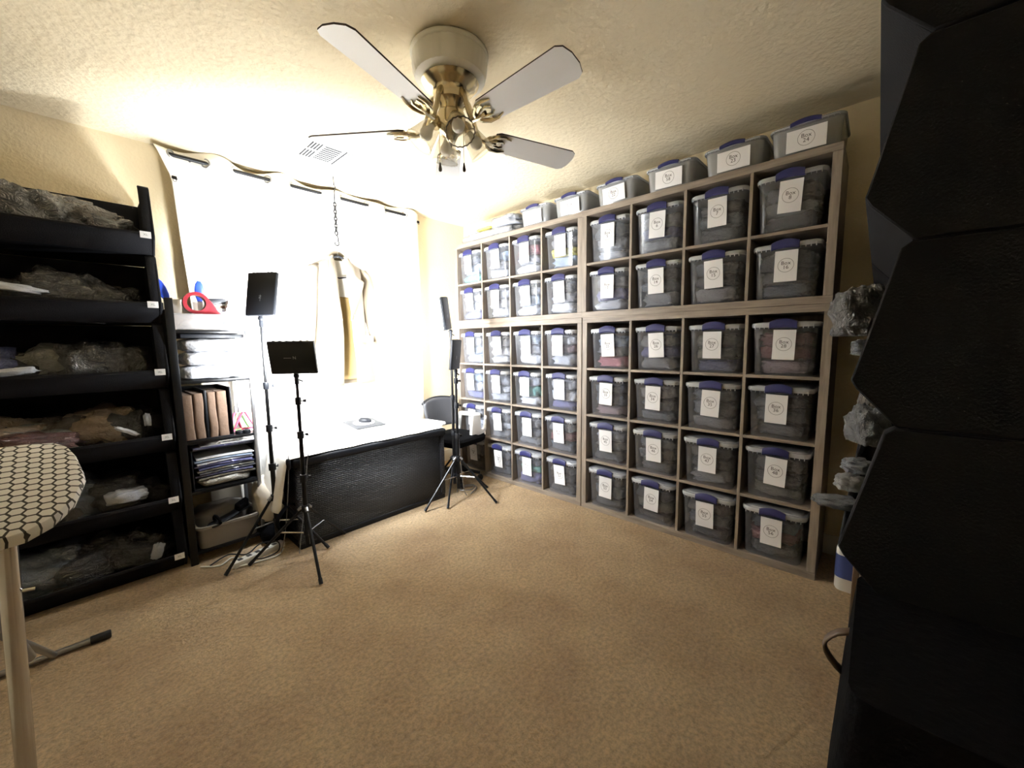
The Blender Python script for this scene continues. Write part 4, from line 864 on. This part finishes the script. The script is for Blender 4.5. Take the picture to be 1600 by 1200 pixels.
for k in range(5): MB().box((-.12+k*.05, -.014, .0365), (-.095+k*.05, .014, .038)).build('socket', 'dark_grey', ps)
cable('floor_cord', [(-2.20, 1.19, .008), (-2.12, 1.12, .008), (-2.05, 1.17, .008), (-2.02, 1.08, .008), (-2.09, 1.04, .008), (-2.0, 1.01, .008), (-1.86, .99, .008), (-1.80, 1.05, .010)], .004, 'white_plastic', 'white cord tangled on the carpet in front of the rack')
cable('floor_cord', [(-2.16, 1.16, .009), (-2.06, 1.20, .02), (-1.98, 1.14, .012), (-1.90, 1.16, .04), (-1.82, 1.10, .045), (-1.84, 1.02, .02), (-1.92, 1.01, .012), (-1.98, 1.05, .014)], .004, 'black_plastic', 'black cord tangled over the white power strip')

# ------------------------------------------------------------------ office chair in the corner
oc = thing('office_chair', 'black office chair with white arms between the bench and shelves', 'chair', (-.27, 1.20, 0), .15)
MB().loft([rrect(.40, .40, .08, 5, .375), rrect(.44, .44, .09, 5, .39), rrect(.45, .45, .09, 5, .425), rrect(.41, .41, .08, 5, .445)]).build('seat', 'black_cloth', oc, smooth='auto')
def bkp(a, b_):
    x = (a-.5)*.44*(1-.12*(1-b_)**2); z = .50+.275*b_ - .03*(2*a-1)**2*b_
    return (x, .215-.06*(2*a-1)**2+.03*b_, z)
o = MB().grid(bkp, 16, 10).build('backrest', 'dark_grey', oc, smooth=True); q = o.modifiers.new('s', 'SOLIDIFY'); q.thickness = .025
MB().tube([bkp(i/16, 1) for i in range(17)], .014, 8).build('back_rim', 'black_plastic', oc, smooth=True)
for sx in (-1, 1):
    MB().tube([(sx*.225, .16, .41), (sx*.245, .17, .50), (sx*.245, .155, .585)], .018, 8, flat=1.4).build('arm_post', 'white_plastic', oc, smooth=True)
    MB().loft([rrect(.05, .25, .02, 4, .585, sx*.245, .03), rrect(.06, .27, .025, 4, .60, sx*.245, .03), rrect(.05, .25, .02, 4, .615, sx*.245, .03)]).build('armrest', 'white_plastic', oc, smooth='auto')
MB().prism([(-.10, .46), (-.02, .455), (.0, .44), (.08, .45), (.11, .47), (.125, .60), (.115, .61), (.10, .50), (.06, .485), (.035, .50), (.03, .625), (-.07, .64), (-.085, .62)], lambda a, b_, q: (.10+a, q, b_), -.20, -.17).build('back_brace', 'white_plastic', oc, bevel=.006)
MB().tube([(0, 0, .10), (0, 0, .38)], .025, 12).build('gas_column', 'black_metal', oc, smooth='auto')
for k in range(5):
    a = 2*PI*k/5+.3; d = Vector((math.cos(a), math.sin(a), 0))
    lg = MB().tube([d*.02+Vector((0, 0, .12)), d*.22+Vector((0, 0, .075))], [.022, .015], 8).build('base_leg', 'black_plastic', oc, smooth='auto')
    MB().lathe([(0, -.02), (.026, -.02), (.03, 0), (.026, .02), (0, .02)], 14, d*.22+Vector((0, 0, .0305)), Matrix.Rotation(a, 3, 'Z') @ Matrix.Rotation(PI/2, 3, 'X')).build('caster', 'black_plastic', lg, smooth='auto')

# ------------------------------------------------------------------ ironing board
ib = thing('ironing_board', 'tilted ironing board with black and white honeycomb cover at the left edge', 'ironing board', (-2.85, -.33, 0))
TI = math.radians(19.4)
ol = [(-.42, 0), (.13, 0), (.19, .010), (.225, .040), (.255, .095), (.270, .165), (.268, .20), (.258, .28), (.246, .325), (.225, .350), (.18, .360), (-.42, .360)]
def ring(sc, z):
    c = Vector((-.08, .18)); return [Vector((c.x+(x-c.x)*(1+sc/.30), c.y+(y-c.y)*(1+sc/.18), z)) for x, y in ol]
def boardpart(name, mb, m_, **k):
    o = mb.build(name, m_, ib, **k); o.location = (0, -.17, .95); o.rotation_euler = (TI, 0, 0); return o
boardpart('padded_cover', MB().loft([ring(-.020, -.035), ring(-.004, -.030), ring(0, -.014), ring(-.003, -.004), ring(-.012, 0)]), 'honeycomb', smooth='auto')
boardpart('steel_top', MB().loft([ring(-.03, -.052), ring(-.026, -.036)]), 'grey_metal', smooth='auto')
def tubep(name, pts, rad, m_='chrome', par=ib): return MB().tube(pts, rad, 12).build(name, m_, par, smooth='auto')
lga = tubep('leg', [(.160, -.115, .925), (.135, -.055, .42), (.115, -.010, .016)], .0145, 'chrome')
tubep('leg', [(.06, -.02, .93), (.10, .14, .70), (.125, .30, .47)], .011, 'grey_metal')
tubep('foot_bar', [(-.20, -.005, .016), (.16, -.015, .016)], .013, 'grey_metal')
tubep('leg', [(.02, -.02, .93), (.06, .50, .47), (.10, 1.13, .02)], .012, 'grey_metal')
fb = tubep('foot_bar', [(-.14, 1.15, .018), (.24, 1.135, .018)], .012, 'grey_metal')
for a, b_ in (((.205, 1.136, .018), (.270, 1.134, .018)), ((-.17, 1.151, .018), (-.11, 1.149, .018))):
    MB().tube([a, b_], .018, 10).build('rubber_cap', 'black_plastic', fb, bevel=.004)
MB().tube([(.155, -.10, .82), (.185, -.10, .815)], .004, 6).build('rivet', 'chrome', lga)
